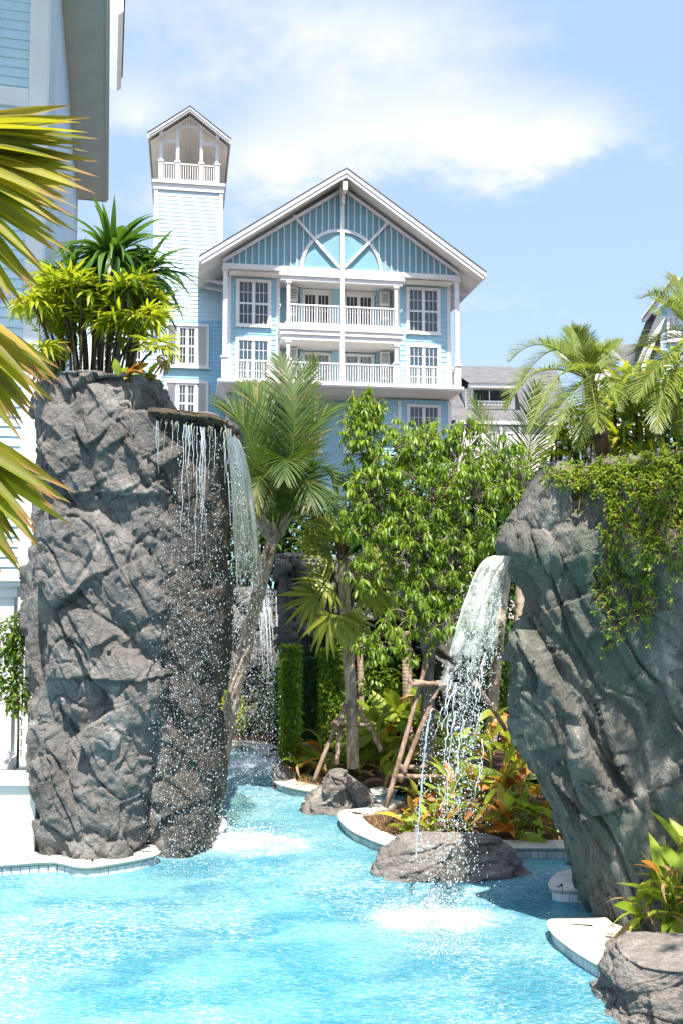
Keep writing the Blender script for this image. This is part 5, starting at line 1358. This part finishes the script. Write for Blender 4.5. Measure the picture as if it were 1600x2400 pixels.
def hedge_column(label, u0, u1, v0, v1, Y, depth, mat, n):
    a = at(u0, v1, Y); c = at(u1, v0, Y); b = Vector(((a.x + c.x) / 2, Y, a.z)); P = empty('hedge_column', b, 0, label, 'hedge'); hw = (c.x - a.x) / 2; H = c.z - a.z
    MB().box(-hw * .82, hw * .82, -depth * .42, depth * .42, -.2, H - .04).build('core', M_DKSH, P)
    pr = [blade(1, .5, .5, .3, 2, .2, .45)]; it = []
    for k in range(n):
        f = rng.random(); z = U(-.05, H)
        if f < .55: p = Vector((U(-hw, hw), -depth / 2 * U(.8, 1.05), z)); d = Vector((U(-.6, .6), -.6, U(-.7, .5)))
        elif f < .9: s = -1 if f < .72 else 1; p = Vector((s * hw * U(.8, 1.05), U(-depth / 2, depth / 2), z)); d = Vector((s * .6, U(-.6, .6), U(-.7, .5)))
        else: p = Vector((U(-hw, hw), U(-depth / 2, depth / 2), H)); d = Vector((U(-.6, .6), U(-.6, .6), .5))
        it.append((0, mat4(p, d, U(.04, .10), U(-.6, .6))))
    joined('foliage', pr, it, mat, P)
hedge_column('bright green clipped hedge column beside the river pool', 660, 702, 1518, 1800, 14.3, .3, M_HEDG, 2600)
hedge_column('yellow-green clipped hedge column left of the straight fan palm', 752, 806, 1525, 1745, 15.0, .35, M_HEDG, 2400)
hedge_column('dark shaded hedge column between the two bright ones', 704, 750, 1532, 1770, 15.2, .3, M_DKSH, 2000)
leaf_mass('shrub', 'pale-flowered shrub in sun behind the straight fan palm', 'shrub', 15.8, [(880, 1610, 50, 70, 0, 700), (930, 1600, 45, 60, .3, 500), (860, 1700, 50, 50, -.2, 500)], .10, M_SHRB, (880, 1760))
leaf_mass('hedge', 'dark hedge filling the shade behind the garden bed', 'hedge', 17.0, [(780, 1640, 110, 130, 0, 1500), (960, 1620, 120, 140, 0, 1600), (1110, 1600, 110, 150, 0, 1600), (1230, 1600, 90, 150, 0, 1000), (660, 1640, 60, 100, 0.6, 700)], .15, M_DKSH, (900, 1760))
leaf_mass('shrub', 'pale green bushes on the far bank behind the spray', 'shrub', 17.9, [(540, 1660, 40, 60, 0, 500), (590, 1700, 45, 40, -.2, 500), (640, 1690, 40, 60, 0, 500)], .12, M_RHAP, (585, 1755))
leaf_mass('shrub', 'loose green shrub behind the right waterfall', 'shrub', 13.8, [(1150, 1500, 50, 70, 0, 500), (1180, 1620, 45, 90, 0, 600), (1120, 1660, 40, 70, .2, 400)], .12, M_SHRB, (1160, 1760))
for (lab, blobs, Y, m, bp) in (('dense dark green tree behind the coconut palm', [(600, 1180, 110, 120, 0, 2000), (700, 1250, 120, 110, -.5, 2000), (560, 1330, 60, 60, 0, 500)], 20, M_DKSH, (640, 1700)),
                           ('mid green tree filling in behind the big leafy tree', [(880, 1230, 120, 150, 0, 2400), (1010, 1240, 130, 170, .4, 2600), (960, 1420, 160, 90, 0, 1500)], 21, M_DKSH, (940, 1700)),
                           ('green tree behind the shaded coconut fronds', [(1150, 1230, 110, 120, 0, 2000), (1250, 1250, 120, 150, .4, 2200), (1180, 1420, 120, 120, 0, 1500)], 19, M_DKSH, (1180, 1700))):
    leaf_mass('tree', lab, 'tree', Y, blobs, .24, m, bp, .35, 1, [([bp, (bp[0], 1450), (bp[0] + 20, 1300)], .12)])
# left shrub against the gazebo
leaf_mass('shrub', 'glossy standard shrub on a thin stem against the white gazebo', 'shrub', 10.9, [(20, 1490, 45, 50, 0, 420), (50, 1520, 32, 60, 0, 350), (15, 1580, 40, 60, 0, 420), (45, 1630, 38, 50, 0, 380), (60, 1460, 20, 40, 0, 150)], .075, M_SHRB, (42, 1800), .45, 1, [([(42, 1800), (44, 1700), (40, 1600), (38, 1500)], .016)], parts=200)

# ================================================================ creepers over the right rock
def creepers():
    rock = [o for o in bpy.data.objects if o.name.startswith('rock_face') and o.parent and 'leaning' in o.parent.get('label', '')][0]
    T = [bvh_of(rock)] + [bvh_of(o) for o in bpy.data.objects if o.name.startswith('spout_nose')]
    P = empty('creeper', at(1500, 1085, 8.2), 0, 'trailing yellow-green creeper hanging over the top of the right rock', 'creeper'); b = P.location
    pr = [blade(1, .5, .5, .35, 3, .15, .5), blade(1, .55, .9, .3, 3, .15, .5)]; ms = [arr_mesh('leaf', v, f, M_IVY) for v, f in pr]; it = []
    def hit(u, v):
        d = ray(u, v).normalized(); hs = [h for h in (t.ray_cast(EYE, d) for t in T) if h[0] is not None]
        if not hs: return None, None
        h = min(hs, key=lambda h: h[3]); return h[0], h[1]
    for i in range(70):
        u = 1275 + 335 * (i + U(0, 1)) / 70; far = u > 1425
        v0 = 1112 - (u - 1260) * .14 + U(-12, 12); L = U(90, 450) if far else U(20, 130) if u > 1340 else U(10, 45)
        if 1560 < u: L *= .8
        path = []; uu = u; v = v0; last = None
        while v < v0 + L:
            p, n = hit(uu, v)
            if p is None:
                q = at(uu, v, 8.25 if last is None else last.y)
            else: q = p + n * U(.02, .06) + Vector((0, -.02, 0)); last = p
            path.append(q - b); v += 11; uu += U(-5, 5) + (1.2 if not far else -.4)
        if len(path) < 2: continue
        MB().tube(path, .0032, 4, False).build('stem', M_STEMR, P)
        for k, q in enumerate(path):
            dens = (2 if k < 5 else 1) + (1 if rng.random() < .3 else 0)
            for j in range(dens):
                c = q + Vector((U(-.03, .03), U(-.04, .01), U(-.02, .02))); a0 = U(0, 6.28)
                for m in range(3): it.append((m % 2, mat4(c, Vector((math.cos(a0 + m * 2.1), -.5 + U(-.4, .4), math.sin(a0 + m * 2.1) * .8)), U(.028, .05), U(-.5, .5))))
    leaves(P, pr, ms, it, M_IVY, 300)
creepers()

# ================================================================ bed plants
CL = [blade(1, .30, .5, .35, 7, .10, .42), blade(1, .26, 1.0, .3, 7, .10, .42), blade(1, .34, .25, .45, 7, .10, .45)]
CG = [arr_mesh('canna_green', v, f, M_CANN) for v, f in CL]; CO = [arr_mesh('canna_orange', v, f, M_ORNG) for v, f in CL]; CD = [arr_mesh('canna_dry', *blade(1, .12, 1.9, .5, 7, .2, .4), M_DRY)]
def canna(label, base, n, L, height, orange=.3, dry=.12, group=None, lean=0.0):
    P = empty('ginger_plant', base, 0, label, 'plant', group)
    for s in range(max(2, n // 5)):
        top = Vector((U(-.14, .14) + lean, U(-.12, .12), height * U(.55, 1.0))); foot = Vector((U(-.07, .07), U(-.07, .07), -.05))
        MB().tube(bez(foot, Vector((foot.x, foot.y, top.z * .6)), top, 5), [.010, .009, .008, .007, .006, .004], 5).build('stem', M_CANN, P)
        for i in range(5):
            t = .25 + .75 * i / 4; p = foot.lerp(top, t); az = U(0, 6.28); el = U(.45, 1.25) if i > 1 else U(.0, .9)
            r = rng.random(); me = CD[0] if r < dry else (random.choice(CO) if r < dry + orange else random.choice(CG))
            put('leaf', me, P, mat4(p, dirv(az, el), 1.25 * L * U(.75, 1.2), U(-.8, .8)))
    return P
ORD = ['first', 'second', 'third', 'fourth', 'fifth', 'sixth', 'seventh', 'eighth', 'ninth']
rows_ = [('front row', [(1300, 1960, 15, .27, .30, .45), (1255, 1962, 15, .27, .34, .45), (1215, 1960, 15, .27, .36, .4), (1175, 1955, 15, .28, .38, .4), (1135, 1955, 10, .26, .3, .3), (1095, 1952, 10, .26, .3, .25), (1055, 1955, 10, .26, .28, .25), (1010, 1955, 10, .25, .26, .2), (965, 1952, 10, .24, .24, .2)]),
         ('second row', [(1290, 1925, 15, .30, .55, .4), (1250, 1920, 15, .30, .62, .35), (1205, 1915, 15, .32, .70, .3), (1165, 1915, 15, .32, .72, .3), (1120, 1910, 15, .30, .6, .3), (1075, 1915, 10, .28, .5, .2), (1030, 1915, 10, .28, .45, .2), (985, 1910, 10, .28, .42, .2)]),
         ('third row', [(1230, 1885, 15, .34, .95, .25), (1185, 1880, 15, .34, 1.0, .2), (1140, 1875, 15, .34, .95, .2), (1090, 1880, 15, .32, .8, .15), (1050, 1875, 15, .32, .75, .1), (1000, 1875, 10, .30, .6, .1)]),
         ('back row', [(1200, 1850, 15, .36, 1.15, .1), (1110, 1850, 15, .36, 1.0, .1), (1030, 1845, 15, .34, .95, .05)])]
for rn, row in rows_:
    for k, (u, v, n, L, h, o) in enumerate(row):
        canna('%s green and orange ginger plant from the right rock, %s of the middle bed' % (ORD[k], rn), on(u, v, CT), n, L, h, o, .12, 'ginger plants in the middle bed')
for k, (u, v, n, L, h) in enumerate([(765, 1800, 10, .5, .55), (840, 1815, 10, .42, .4), (860, 1770, 10, .5, .7), (880, 1800, 15, .55, .7), (905, 1840, 10, .4, .4), (920, 1795, 15, .6, .9), (960, 1790, 15, .6, .9), (1000, 1790, 15, .55, .9)]):
    canna('%s from the left of the arching green ginger clumps behind the angular boulder' % ORD[k], on(u, v, CT), n, L, h, .04, .3, 'green ginger clumps behind the boulder')
for k, (u, v) in enumerate([(690, 1820), (700, 1800), (720, 1780), (735, 1805), (760, 1815)]):
    canna('%s from the left of the low dark plants on the coping tip' % ORD[k], on(u, v, CT), 10, .28, .2, .12, .3, 'low plants at the coping tip')
canna('yellow-leaved ginger plant standing on the layered boulder, lower right', on(1570, 2165, .35), 30, .30, .42, .06, .2, None, .05)
canna('yellow-green ginger plant against the foot of the right rock', on(1500, 2160, .30), 20, .22, .26, .12, .3)
canna('big-leaved ginger plant cut by the right edge, lower right', on(1625, 2150, .35), 25, .36, .55, .05, .12)
def dry_grass(label, spots, L, n):
    P = None; pr = [blade(1, .028, 1.2, .2, 4, .8, .3), blade(1, .022, 2.0, .2, 4, .8, .3)]
    b = on(*spots[0], CT); o_it = []
    for (u, v) in spots:
        c = on(u, v, CT) - b
        for k in range(n): o_it.append((k % 2, mat4(c + Vector((U(-.12, .12), U(-.12, .12), -.02)), dirv(U(0, 6.28), U(.2, 1.4)), L * U(.5, 1.2))))
    o = joined('dry_grass', pr, o_it, M_DRY, None); o.location = b; tag(o, label, 'dry grass', None, 'stuff')
dry_grass('dry straw-coloured grass along the inner edge of the curved coping', [(870, 1935), (890, 1925), (910, 1940), (930, 1950), (880, 1910), (905, 1905), (945, 1930), (960, 1950)], .22, 40)
dry_grass('dry brown grass on the coping tip beside the angular boulder', [(690, 1835), (710, 1838), (730, 1840), (700, 1825), (745, 1842), (720, 1825)], .24, 40)
dry_grass('dry leaves lying under the ginger plants on the layered boulder', [(1500, 2185), (1530, 2190), (1560, 2190), (1590, 2190)], .14, 22)
dry_grass('dry fallen leaves under the orange-leaved bed', [(1000, 1962), (1050, 1966), (1100, 1966), (1150, 1966), (1200, 1968), (1250, 1970), (1290, 1970)], .16, 26)

# ================================================================ white wall and gazebo on the left
def left_walls():
    b = on(36, 1998, CT); o = empty('garden_wall', b, 0, 'low white rendered garden wall left of the tall rock', 'wall')
    zt = at(36, 1826, b.y).z - b.z; x0 = at(-300, 1900, b.y).x - b.x; x1 = at(80, 1900, b.y).x - b.x
    boxp('wall_face', M_RENDER, o, x0, x1, .05, .4, -.2, zt - .07); boxp('cap', M_RENDER, o, x0, x1 + .02, .0, .45, zt - .068, zt)
    Y = 11.9; b = at(10, 1800, Y); g = empty('gazebo', b, R(10), 'white gazebo corner with square column and slatted side, at the left edge', 'gazebo')
    def X(u): return (u - 10) / FPX * Y
    def Z(v): return at(10, v, Y).z - b.z
    MB().box(X(-30), X(28), -.15, .15, Z(1770), Z(1400)).build('column', M_WHITE, g)
    boxp('capital', M_WHITE, g, X(-36), X(36), -.2, .2, Z(1400) + .002, Z(1375)); boxp('capital', M_WHITE, g, X(-42), X(48), -.26, .26, Z(1375) + .002, Z(1362))
    boxp('beam', M_WHITE, g, X(-200), X(66), -.3, .3, Z(1360), Z(1336))
    boxp('plinth', M_SHUT, g, X(-36), X(36), -.2, .2, Z(1800), Z(1772)); 
    boxp('side_post', M_WHITE, g, X(38), X(47), .5, .7, Z(1800), Z(1370))
    for i in range(16): z = Z(1790) + i * .135; boxp('slat', M_CREAM, g, X(29), X(37), .3, .42, z, z + .09)
    boxp('base_block', M_SHUT, g, X(-40), X(34), -.3, .3, Z(1830), Z(1802)); boxp('base_block', M_SHUT, g, X(46), X(72), -.2, .3, Z(1830), Z(1795))
left_walls()

# ================================================================ falling water
def mat_drop():
    t = NT('white_water'); 
    d = t.prin(c3(.86, .90, .92), .25, .5)
    tr = t.n('ShaderNodeBsdfTranslucent'); tr.inputs[0].default_value = c3(.9, .94, .95)
    m = t.n('ShaderNodeMixShader'); m.inputs[0].default_value = .35; t.L.new(d, m.inputs[1]); t.L.new(tr.outputs[0], m.inputs[2]); return t.end(m.outputs[0])
M_DROP = mat_drop()
def mat_sheet(name, tint, white, lo, hi, sx=(14, 14, 1.6)):
    t = NT(name)
    st = t.noise(t.pos(sx), 1.0, 5, .65, .4); br = t.noise(t.pos((9, 9, 5)), 1.0, 5, .7, .6)
    nr = t.bump(t.math('ADD', st, t.math('MULTIPLY', br, .5)), .8, .04)
    tp = t.n('ShaderNodeBsdfTransparent'); tp.inputs[0].default_value = c3(*tint)
    gl = t.n('ShaderNodeBsdfGlossy'); gl.inputs['Roughness'].default_value = .08; t.L.new(nr, gl.inputs['Normal'])
    fr = t.n('ShaderNodeFresnel'); fr.inputs[0].default_value = 1.33; t.L.new(nr, fr.inputs['Normal'])
    m1 = t.n('ShaderNodeMixShader'); t.L.new(fr.outputs[0], m1.inputs[0]); t.L.new(tp.outputs[0], m1.inputs[1]); t.L.new(gl.outputs[0], m1.inputs[2])
    df = t.n('ShaderNodeBsdfDiffuse'); df.inputs[0].default_value = c3(*white); t.L.new(nr, df.inputs['Normal'])
    tl = t.n('ShaderNodeBsdfTranslucent'); tl.inputs[0].default_value = c3(*white)
    m0 = t.n('ShaderNodeMixShader'); m0.inputs[0].default_value = .4; t.L.new(df.outputs[0], m0.inputs[1]); t.L.new(tl.outputs[0], m0.inputs[2])
    m2 = t.n('ShaderNodeMixShader'); t.L.new(t.rng(t.math('ADD', t.math('MULTIPLY', st, .55), t.math('MULTIPLY', br, .45)), lo, hi), m2.inputs[0]); t.L.new(m1.outputs[0], m2.inputs[1]); t.L.new(m0.outputs[0], m2.inputs[2])
    at_ = t.n('ShaderNodeAttribute', attribute_name='thin'); cl = t.n('ShaderNodeBsdfTransparent')
    m3 = t.n('ShaderNodeMixShader'); t.L.new(t.rng(t.math('ADD', at_.outputs['Fac'], t.math('MULTIPLY', t.math('SUBTRACT', br, .5), 1.3)), .38, .62), m3.inputs[0]); t.L.new(m2.outputs[0], m3.inputs[1]); t.L.new(cl.outputs[0], m3.inputs[2])
    return t.end(m3.outputs[0])
def thin_out(me, nt, ns, f):
    """water film breaks into holes towards its end: 0 whole .. 1 gone"""
    a = me.attributes.new('thin', 'FLOAT', 'POINT'); v = np.array([[f(j / (nt - 1), k / (ns - 1)) for k in range(ns)] for j in range(nt)], np.float32); a.data.foreach_set('value', v.ravel())
M_SHEETL = mat_sheet('clear_water_sheet', (.90, .93, .74), (.86, .88, .74), .40, .80)
M_SHEETR = mat_sheet('spout_water_sheet', (.92, .97, .88), (.88, .91, .84), .34, .66, (9, 9, 3.5))
OCT_V = np.array([(1, 0, 0), (-1, 0, 0), (0, 1, 0), (0, -1, 0), (0, 0, 1), (0, 0, -1)], float)
OCT_F = np.array([(0, 2, 4), (2, 1, 4), (1, 3, 4), (3, 0, 4), (2, 0, 5), (1, 2, 5), (3, 1, 5), (0, 3, 5)])
def drops(name, pts, rad, stretch, parent, mat=None):
    pts = np.asarray(pts, float); n = len(pts); rad = np.broadcast_to(np.asarray(rad, float), (n,)) * .82; st = np.broadcast_to(np.asarray(stretch, float), (n,))
    sc = np.stack([rad, rad, rad * st], 1)
    V = (OCT_V[None] * sc[:, None] + pts[:, None]).reshape(-1, 3)
    F = (OCT_F[None] + (np.arange(n) * 6)[:, None, None]).reshape(-1, 3)
    o = bpy.data.objects.new(name, mesh_np(name, V, None, F, mat or M_DROP, True)); link(o, parent); o['kind'] = 'stuff'; return o
def strand(mb, pts, r):
    n = len(pts); mb.tube(pts, [r * (1 - .6 * i / (n - 1)) * (.7 + .6 * rng.random()) for i in range(n)], 5, False)
def curtain():
    zt = at(430, 985, 9.6).z; b = Vector((at(440, 1000, 9.6).x, 9.6, 0))
    P = empty('waterfall', b, 0, 'glittering curtain of drops falling down the right side of the left rock', 'waterfall')
    mb = MB()
    for i in range(30):
        u = U(366, 540) if i % 3 else U(430, 480); s = at(u, 985 + (u - 360) * .14, 9.62 + U(-.05, .05)) - b; L = (U(.15, .6) if i % 3 else U(.6, 1.6)); n = int(L / .05) + 2
        x = 0; pts = []
        for k in range(n): x += U(-.010, .010); pts.append(s + Vector((x, U(-.01, .01), -L * k / (n - 1))))
        strand(mb, pts, U(.0016, .0036))
    o = mb.build('strands', M_DROP, P); o['kind'] = 'stuff'
    # short film of water clinging to the lip
    mb = MB()
    for i in range(16):
        u = U(372, 545); s = at(u, 985 + (u - 360) * .14, 9.62) - b; L = U(.04, .16)
        mb.tube([s + Vector((0, .05, .03)), s + Vector((0, -.01, .0)), s + Vector((U(-.01, .01), -.015, -L * .5)), s + Vector((U(-.02, .02), -.01, -L))], [.006, .008, .005, .002], 5, False)
    o = mb.build('lip_film', M_SHEETL, P); o['kind'] = 'stuff'
    pts = []; rad = []; st = []
    H = zt
    cen = [min(540, max(366, 465 + rng.normal() * 45)) for _ in range(18)]
    for i in range(5600):
        t = rng.random() ** .75; 
        if i % 4: u = random.choice(cen) + rng.normal() * (4 + 18 * t)
        else: u = 470 + rng.normal() * (55 - 5 * t)
        u -= 25 * t * min(1, max(0, (530 - u) / 130))
        y = 9.6 + rng.normal() * (.03 + .09 * t) - .04 * t
        x = at(u, 1350, y).x
        if u < 352 and t < .8 or u < 335 or u > 560: continue
        pts.append((x - b.x, y - b.y, (H - .15) * (1 - t) + .02)); rad.append(rng.choice([.0022, .0032, .0046, .0066], p=[.42, .34, .18, .06]) * U(.8, 1.2)); st.append(U(.9, 2.4))
    drops('droplets', pts, rad, st, P)
    # the sheet that leaps off the right end of the lip
    x0 = at(536, 1000, 10.2).x; z0 = at(536, 1000, 10.2).z; ns, nt = 36, 60
    V = np.zeros((nt, ns, 3))
    for j in range(nt):
        for k in range(ns):
            s = k / (ns - 1); tau = .62 * (j / (nt - 1)); vx = .24 + .40 * s + .05 * math.sin(s * 9 + 1) + .03 * math.sin(s * 23)
            x = x0 - .05 + vx * tau + .012 * math.sin(s * 31 + tau * 4); z = z0 + .02 + .10 * tau - 4.9 * tau * tau
            V[j, k] = (x - b.x, 9.9 + 1.25 * s + .05 * math.sin(tau * 8 + s * 6) - b.y, z)
    i = np.arange(nt * ns).reshape(nt, ns); q = np.stack([i[:-1, :-1].ravel(), i[:-1, 1:].ravel(), i[1:, 1:].ravel(), i[1:, :-1].ravel()], 1)
    P2 = empty('waterfall', Vector((x0, 10.4, 0)), 0, 'clear greenish sheet of water arching off the end of the left rock lip', 'waterfall')
    o = bpy.data.objects.new('water_sheet', mesh_np('water_sheet', V.reshape(-1, 3) + np.array([b.x - x0, b.y - 10.4, 0]), q, None, M_SHEETL, True)); link(o, P2); thin_out(o.data, nt, ns, lambda t, s: max(0, t * 1.2 - .62))
    pts = []; rad = []; st = []
    for i in range(2600):
        tau = .28 + .70 * rng.random() ** .7; s = rng.random(); vx = .24 + .40 * s + rng.normal() * (.02 + .10 * max(0, tau - .4))
        z = z0 - 4.9 * tau * tau
        if z < .02: z = U(.02, .2)
        pts.append((vx * tau - .05, -.5 + 1.25 * s + rng.normal() * .05, z)); rad.append(rng.choice([.0025, .0038, .0055, .008], p=[.38, .36, .2, .06])); st.append(U(1, 2.6))
    drops('droplets', pts, rad, st, P2)
    mb = MB()
    for i in range(9):
        s = rng.random(); vx = .22 + .34 * s + rng.normal() * .03; t0 = U(.05, .45); t1 = t0 + U(.12, .3); pp = []
        for k in range(9): tau = t0 + (t1 - t0) * k / 8; pp.append(Vector((vx * tau - .05, -.5 + 1.25 * s, z0 - 4.9 * tau * tau)))
        strand(mb, pp, U(.003, .007))
    mb.build('strands', M_DROP, P2)['kind'] = 'stuff'
curtain()
def spout():
    a = at(1186, 1302, 8.3); P = empty('waterfall', Vector((a.x, a.y, 0)), 0, 'bright stream of water spouting from the nose of the right rock', 'waterfall'); z0 = a.z
    def pos(tau, s, k=0.0): return Vector((-.92 * tau + s * (.085 + .26 * tau) + .03 * tau, -.75 * tau - .10 * (1 - s * s) * (1 - k), z0 - 4.9 * tau * tau))
    ns, nt = 70, 80
    V = np.zeros((nt, ns, 3))
    for j in range(nt):
        for k in range(ns):
            s = -1 + 2 * k / (ns - 1); tau = -.03 + .60 * j / (nt - 1); p = pos(tau, s); w = .010 + .03 * max(0, tau)
            p += Vector((w * math.sin(s * 9 + tau * 14), w * math.sin(s * 13 + tau * 21 + 2), 0)); V[j, k] = p
    V += (.012 * fbm(V.reshape(-1, 3) * 9, 3, 91))[:, None].reshape(nt, ns, 1)
    i = np.arange(nt * ns).reshape(nt, ns); q = np.stack([i[:-1, :-1].ravel(), i[:-1, 1:].ravel(), i[1:, 1:].ravel(), i[1:, :-1].ravel()], 1)
    o = bpy.data.objects.new('water_sheet', mesh_np('water_sheet', V.reshape(-1, 3), q, None, M_SHEETR, True)); link(o, P); thin_out(o.data, nt, ns, lambda t, s: max(0, t * 1.25 - .42) + .25 * max(0, s - .6))
    mb = MB()
    MB().tube([Vector(V[j, 0]) for j in range(0, nt * 2 // 3, 3)], .006, 6, False).build('sheet_edge', M_DROP, P)
    for i in range(34):
        s = U(-.8, .9); t0 = U(.15, .6); t1 = t0 + U(.04, .10); pp = []; ds = U(-.2, .2)
        for k in range(9): tau = t0 + (t1 - t0) * k / 8; pp.append(pos(tau, s + ds * k / 8) + Vector((U(-.014, .014), U(-.03, .01), 0)))
        strand(mb, pp, U(.002, .0055))
    mb.build('strands', M_DROP, P)['kind'] = 'stuff'
    pts = []; rad = []; st = []
    for i in range(6200):
        tau = .2 + .62 * rng.random() ** .8; s = rng.normal() * .5 + .12; p = pos(tau, s, .5) + Vector((rng.normal() * .02, rng.normal() * .06, rng.normal() * .04))
        if p.z < .02: p.z = U(.02, .25) * rng.random()
        pts.append(tuple(p)); rad.append(rng.choice([.0022, .0035, .0055, .0085], p=[.40, .34, .2, .06])); st.append(U(1, 2.2))
    drops('droplets', pts, rad, st, P)
    # thin side trickle running down on the left
    q = at(1012, 1660, 8.6); R2 = empty('waterfall', Vector((q.x, q.y, 0)), 0, 'thin trickle of water landing on the low flat boulder', 'waterfall')
    mb = MB(); pp = []
    for k in range(40): t = k / 39; w = at(1012 - 38 * t ** .6, 1660 + 350 * t, 8.6 + .3 * t); pp.append(Vector((w.x - q.x + U(-.005, .005), w.y - q.y, w.z)))
    strand(mb, pp, .011); mb.build('strands', M_DROP, R2)['kind'] = 'stuff'
    drops('droplets', [tuple(random.choice(pp) + Vector((rng.normal() * .03, rng.normal() * .03, rng.normal() * .05))) for _ in range(260)], [U(.003, .007) for _ in range(260)], 1.4, R2)
spout()
def splashes():
    for (lab, (c, (rx, ry)), n, h) in (('white splash and foam where the left water curtain meets the pool', IMP[0], 1900, .18), ('white splash and foam ring under the right spout', IMP[1], 1500, .16)):
        P = empty('splash', c, 0, lab, 'splash'); pts = []; rad = []
        for i in range(n):
            a = U(0, 6.28); r = abs(rng.normal()) * .62; p = (math.cos(a) * r * rx * 1.15, math.sin(a) * r * ry * 1.2, .01 + abs(rng.normal()) * h * math.exp(-r * 1.3)); pts.append(p); rad.append(rng.choice([.003, .005, .008, .012], p=[.38, .35, .2, .07]))
        drops('spray', pts, rad, 1.1, P)
    # far fall
    b = at(600, 1765, 17.3); P = empty('waterfall', b, 0, 'far misty fall of drops at the end of the river pool', 'waterfall'); pts = []; rad = []
    for i in range(4600):
        t = rng.random(); u = 535 + 125 * rng.random() if i % 3 else 625 + rng.normal() * (8 + 14 * t)
        p = at(u, 1385 + 375 * t, 17.2 + U(-.3, .3)) - b; pts.append(tuple(p)); rad.append(U(.004, .009))
    drops('droplets', pts, rad, 1.5, P)
    mb = MB()
    for i in range(26):
        u = U(606, 650); n = 8; L = U(40, 170); v = 1385 + U(0, 60); strand(mb, [at(u + (k / 7) ** 1.5 * 6, v + L * k / 7, 17.2) - b for k in range(n)], .010)
    mb.build('strands', M_DROP, P)['kind'] = 'stuff'
splashes()

# tree standing to the right, out of the picture, whose shade dapples the right rock
def shade_tree():
    b = Vector((5.6, 4.6, .1)); P = empty('tree', b, 0, 'spreading tree outside the right edge whose leaves shade the right rock', 'tree')
    pr = [blade(1, .35, .5, .3, 2, .2, .45)]; it = []
    for (x, y, z, r, n) in ((2.85, 5.35, 8.2, .5, 60), (3.4, 5.2, 8.1, .6, 75), (4.1, 5.2, 8.2, .7, 90), (3.0, 4.5, 8.1, .6, 75), (3.7, 4.3, 8.0, .7, 90), (4.4, 4.4, 8.2, .7, 90), (3.2, 3.7, 8.0, .6, 75), (4.0, 3.5, 8.0, .7, 80), (4.9, 3.9, 8.2, .8, 90)):
        c = Vector((x, y, z)) - b
        for k in range(n):
            d = Vector((rng.normal(), rng.normal(), rng.normal() * .6)).normalized(); it.append((0, mat4(c + d * r * U(.2, 1.0) , dirv(U(0, 6.28), U(-.7, .4)), U(.16, .3), U(-.6, .6))))
    joined('crown', pr, it, M_TREE, P)
    MB().tube([(0, 0, -.3), (-.1, 0, 3), (-.4, .1, 6), (-1.0, .2, 8.4)], [.18, .15, .11, .05], 9).build('trunk', M_BARK, P)
    MB().tube([(-.4, .1, 6), (.3, .1, 7.4), (.4, -.4, 8.4)], [.09, .06, .03], 8).build('limb', M_BARK, P)
shade_tree()
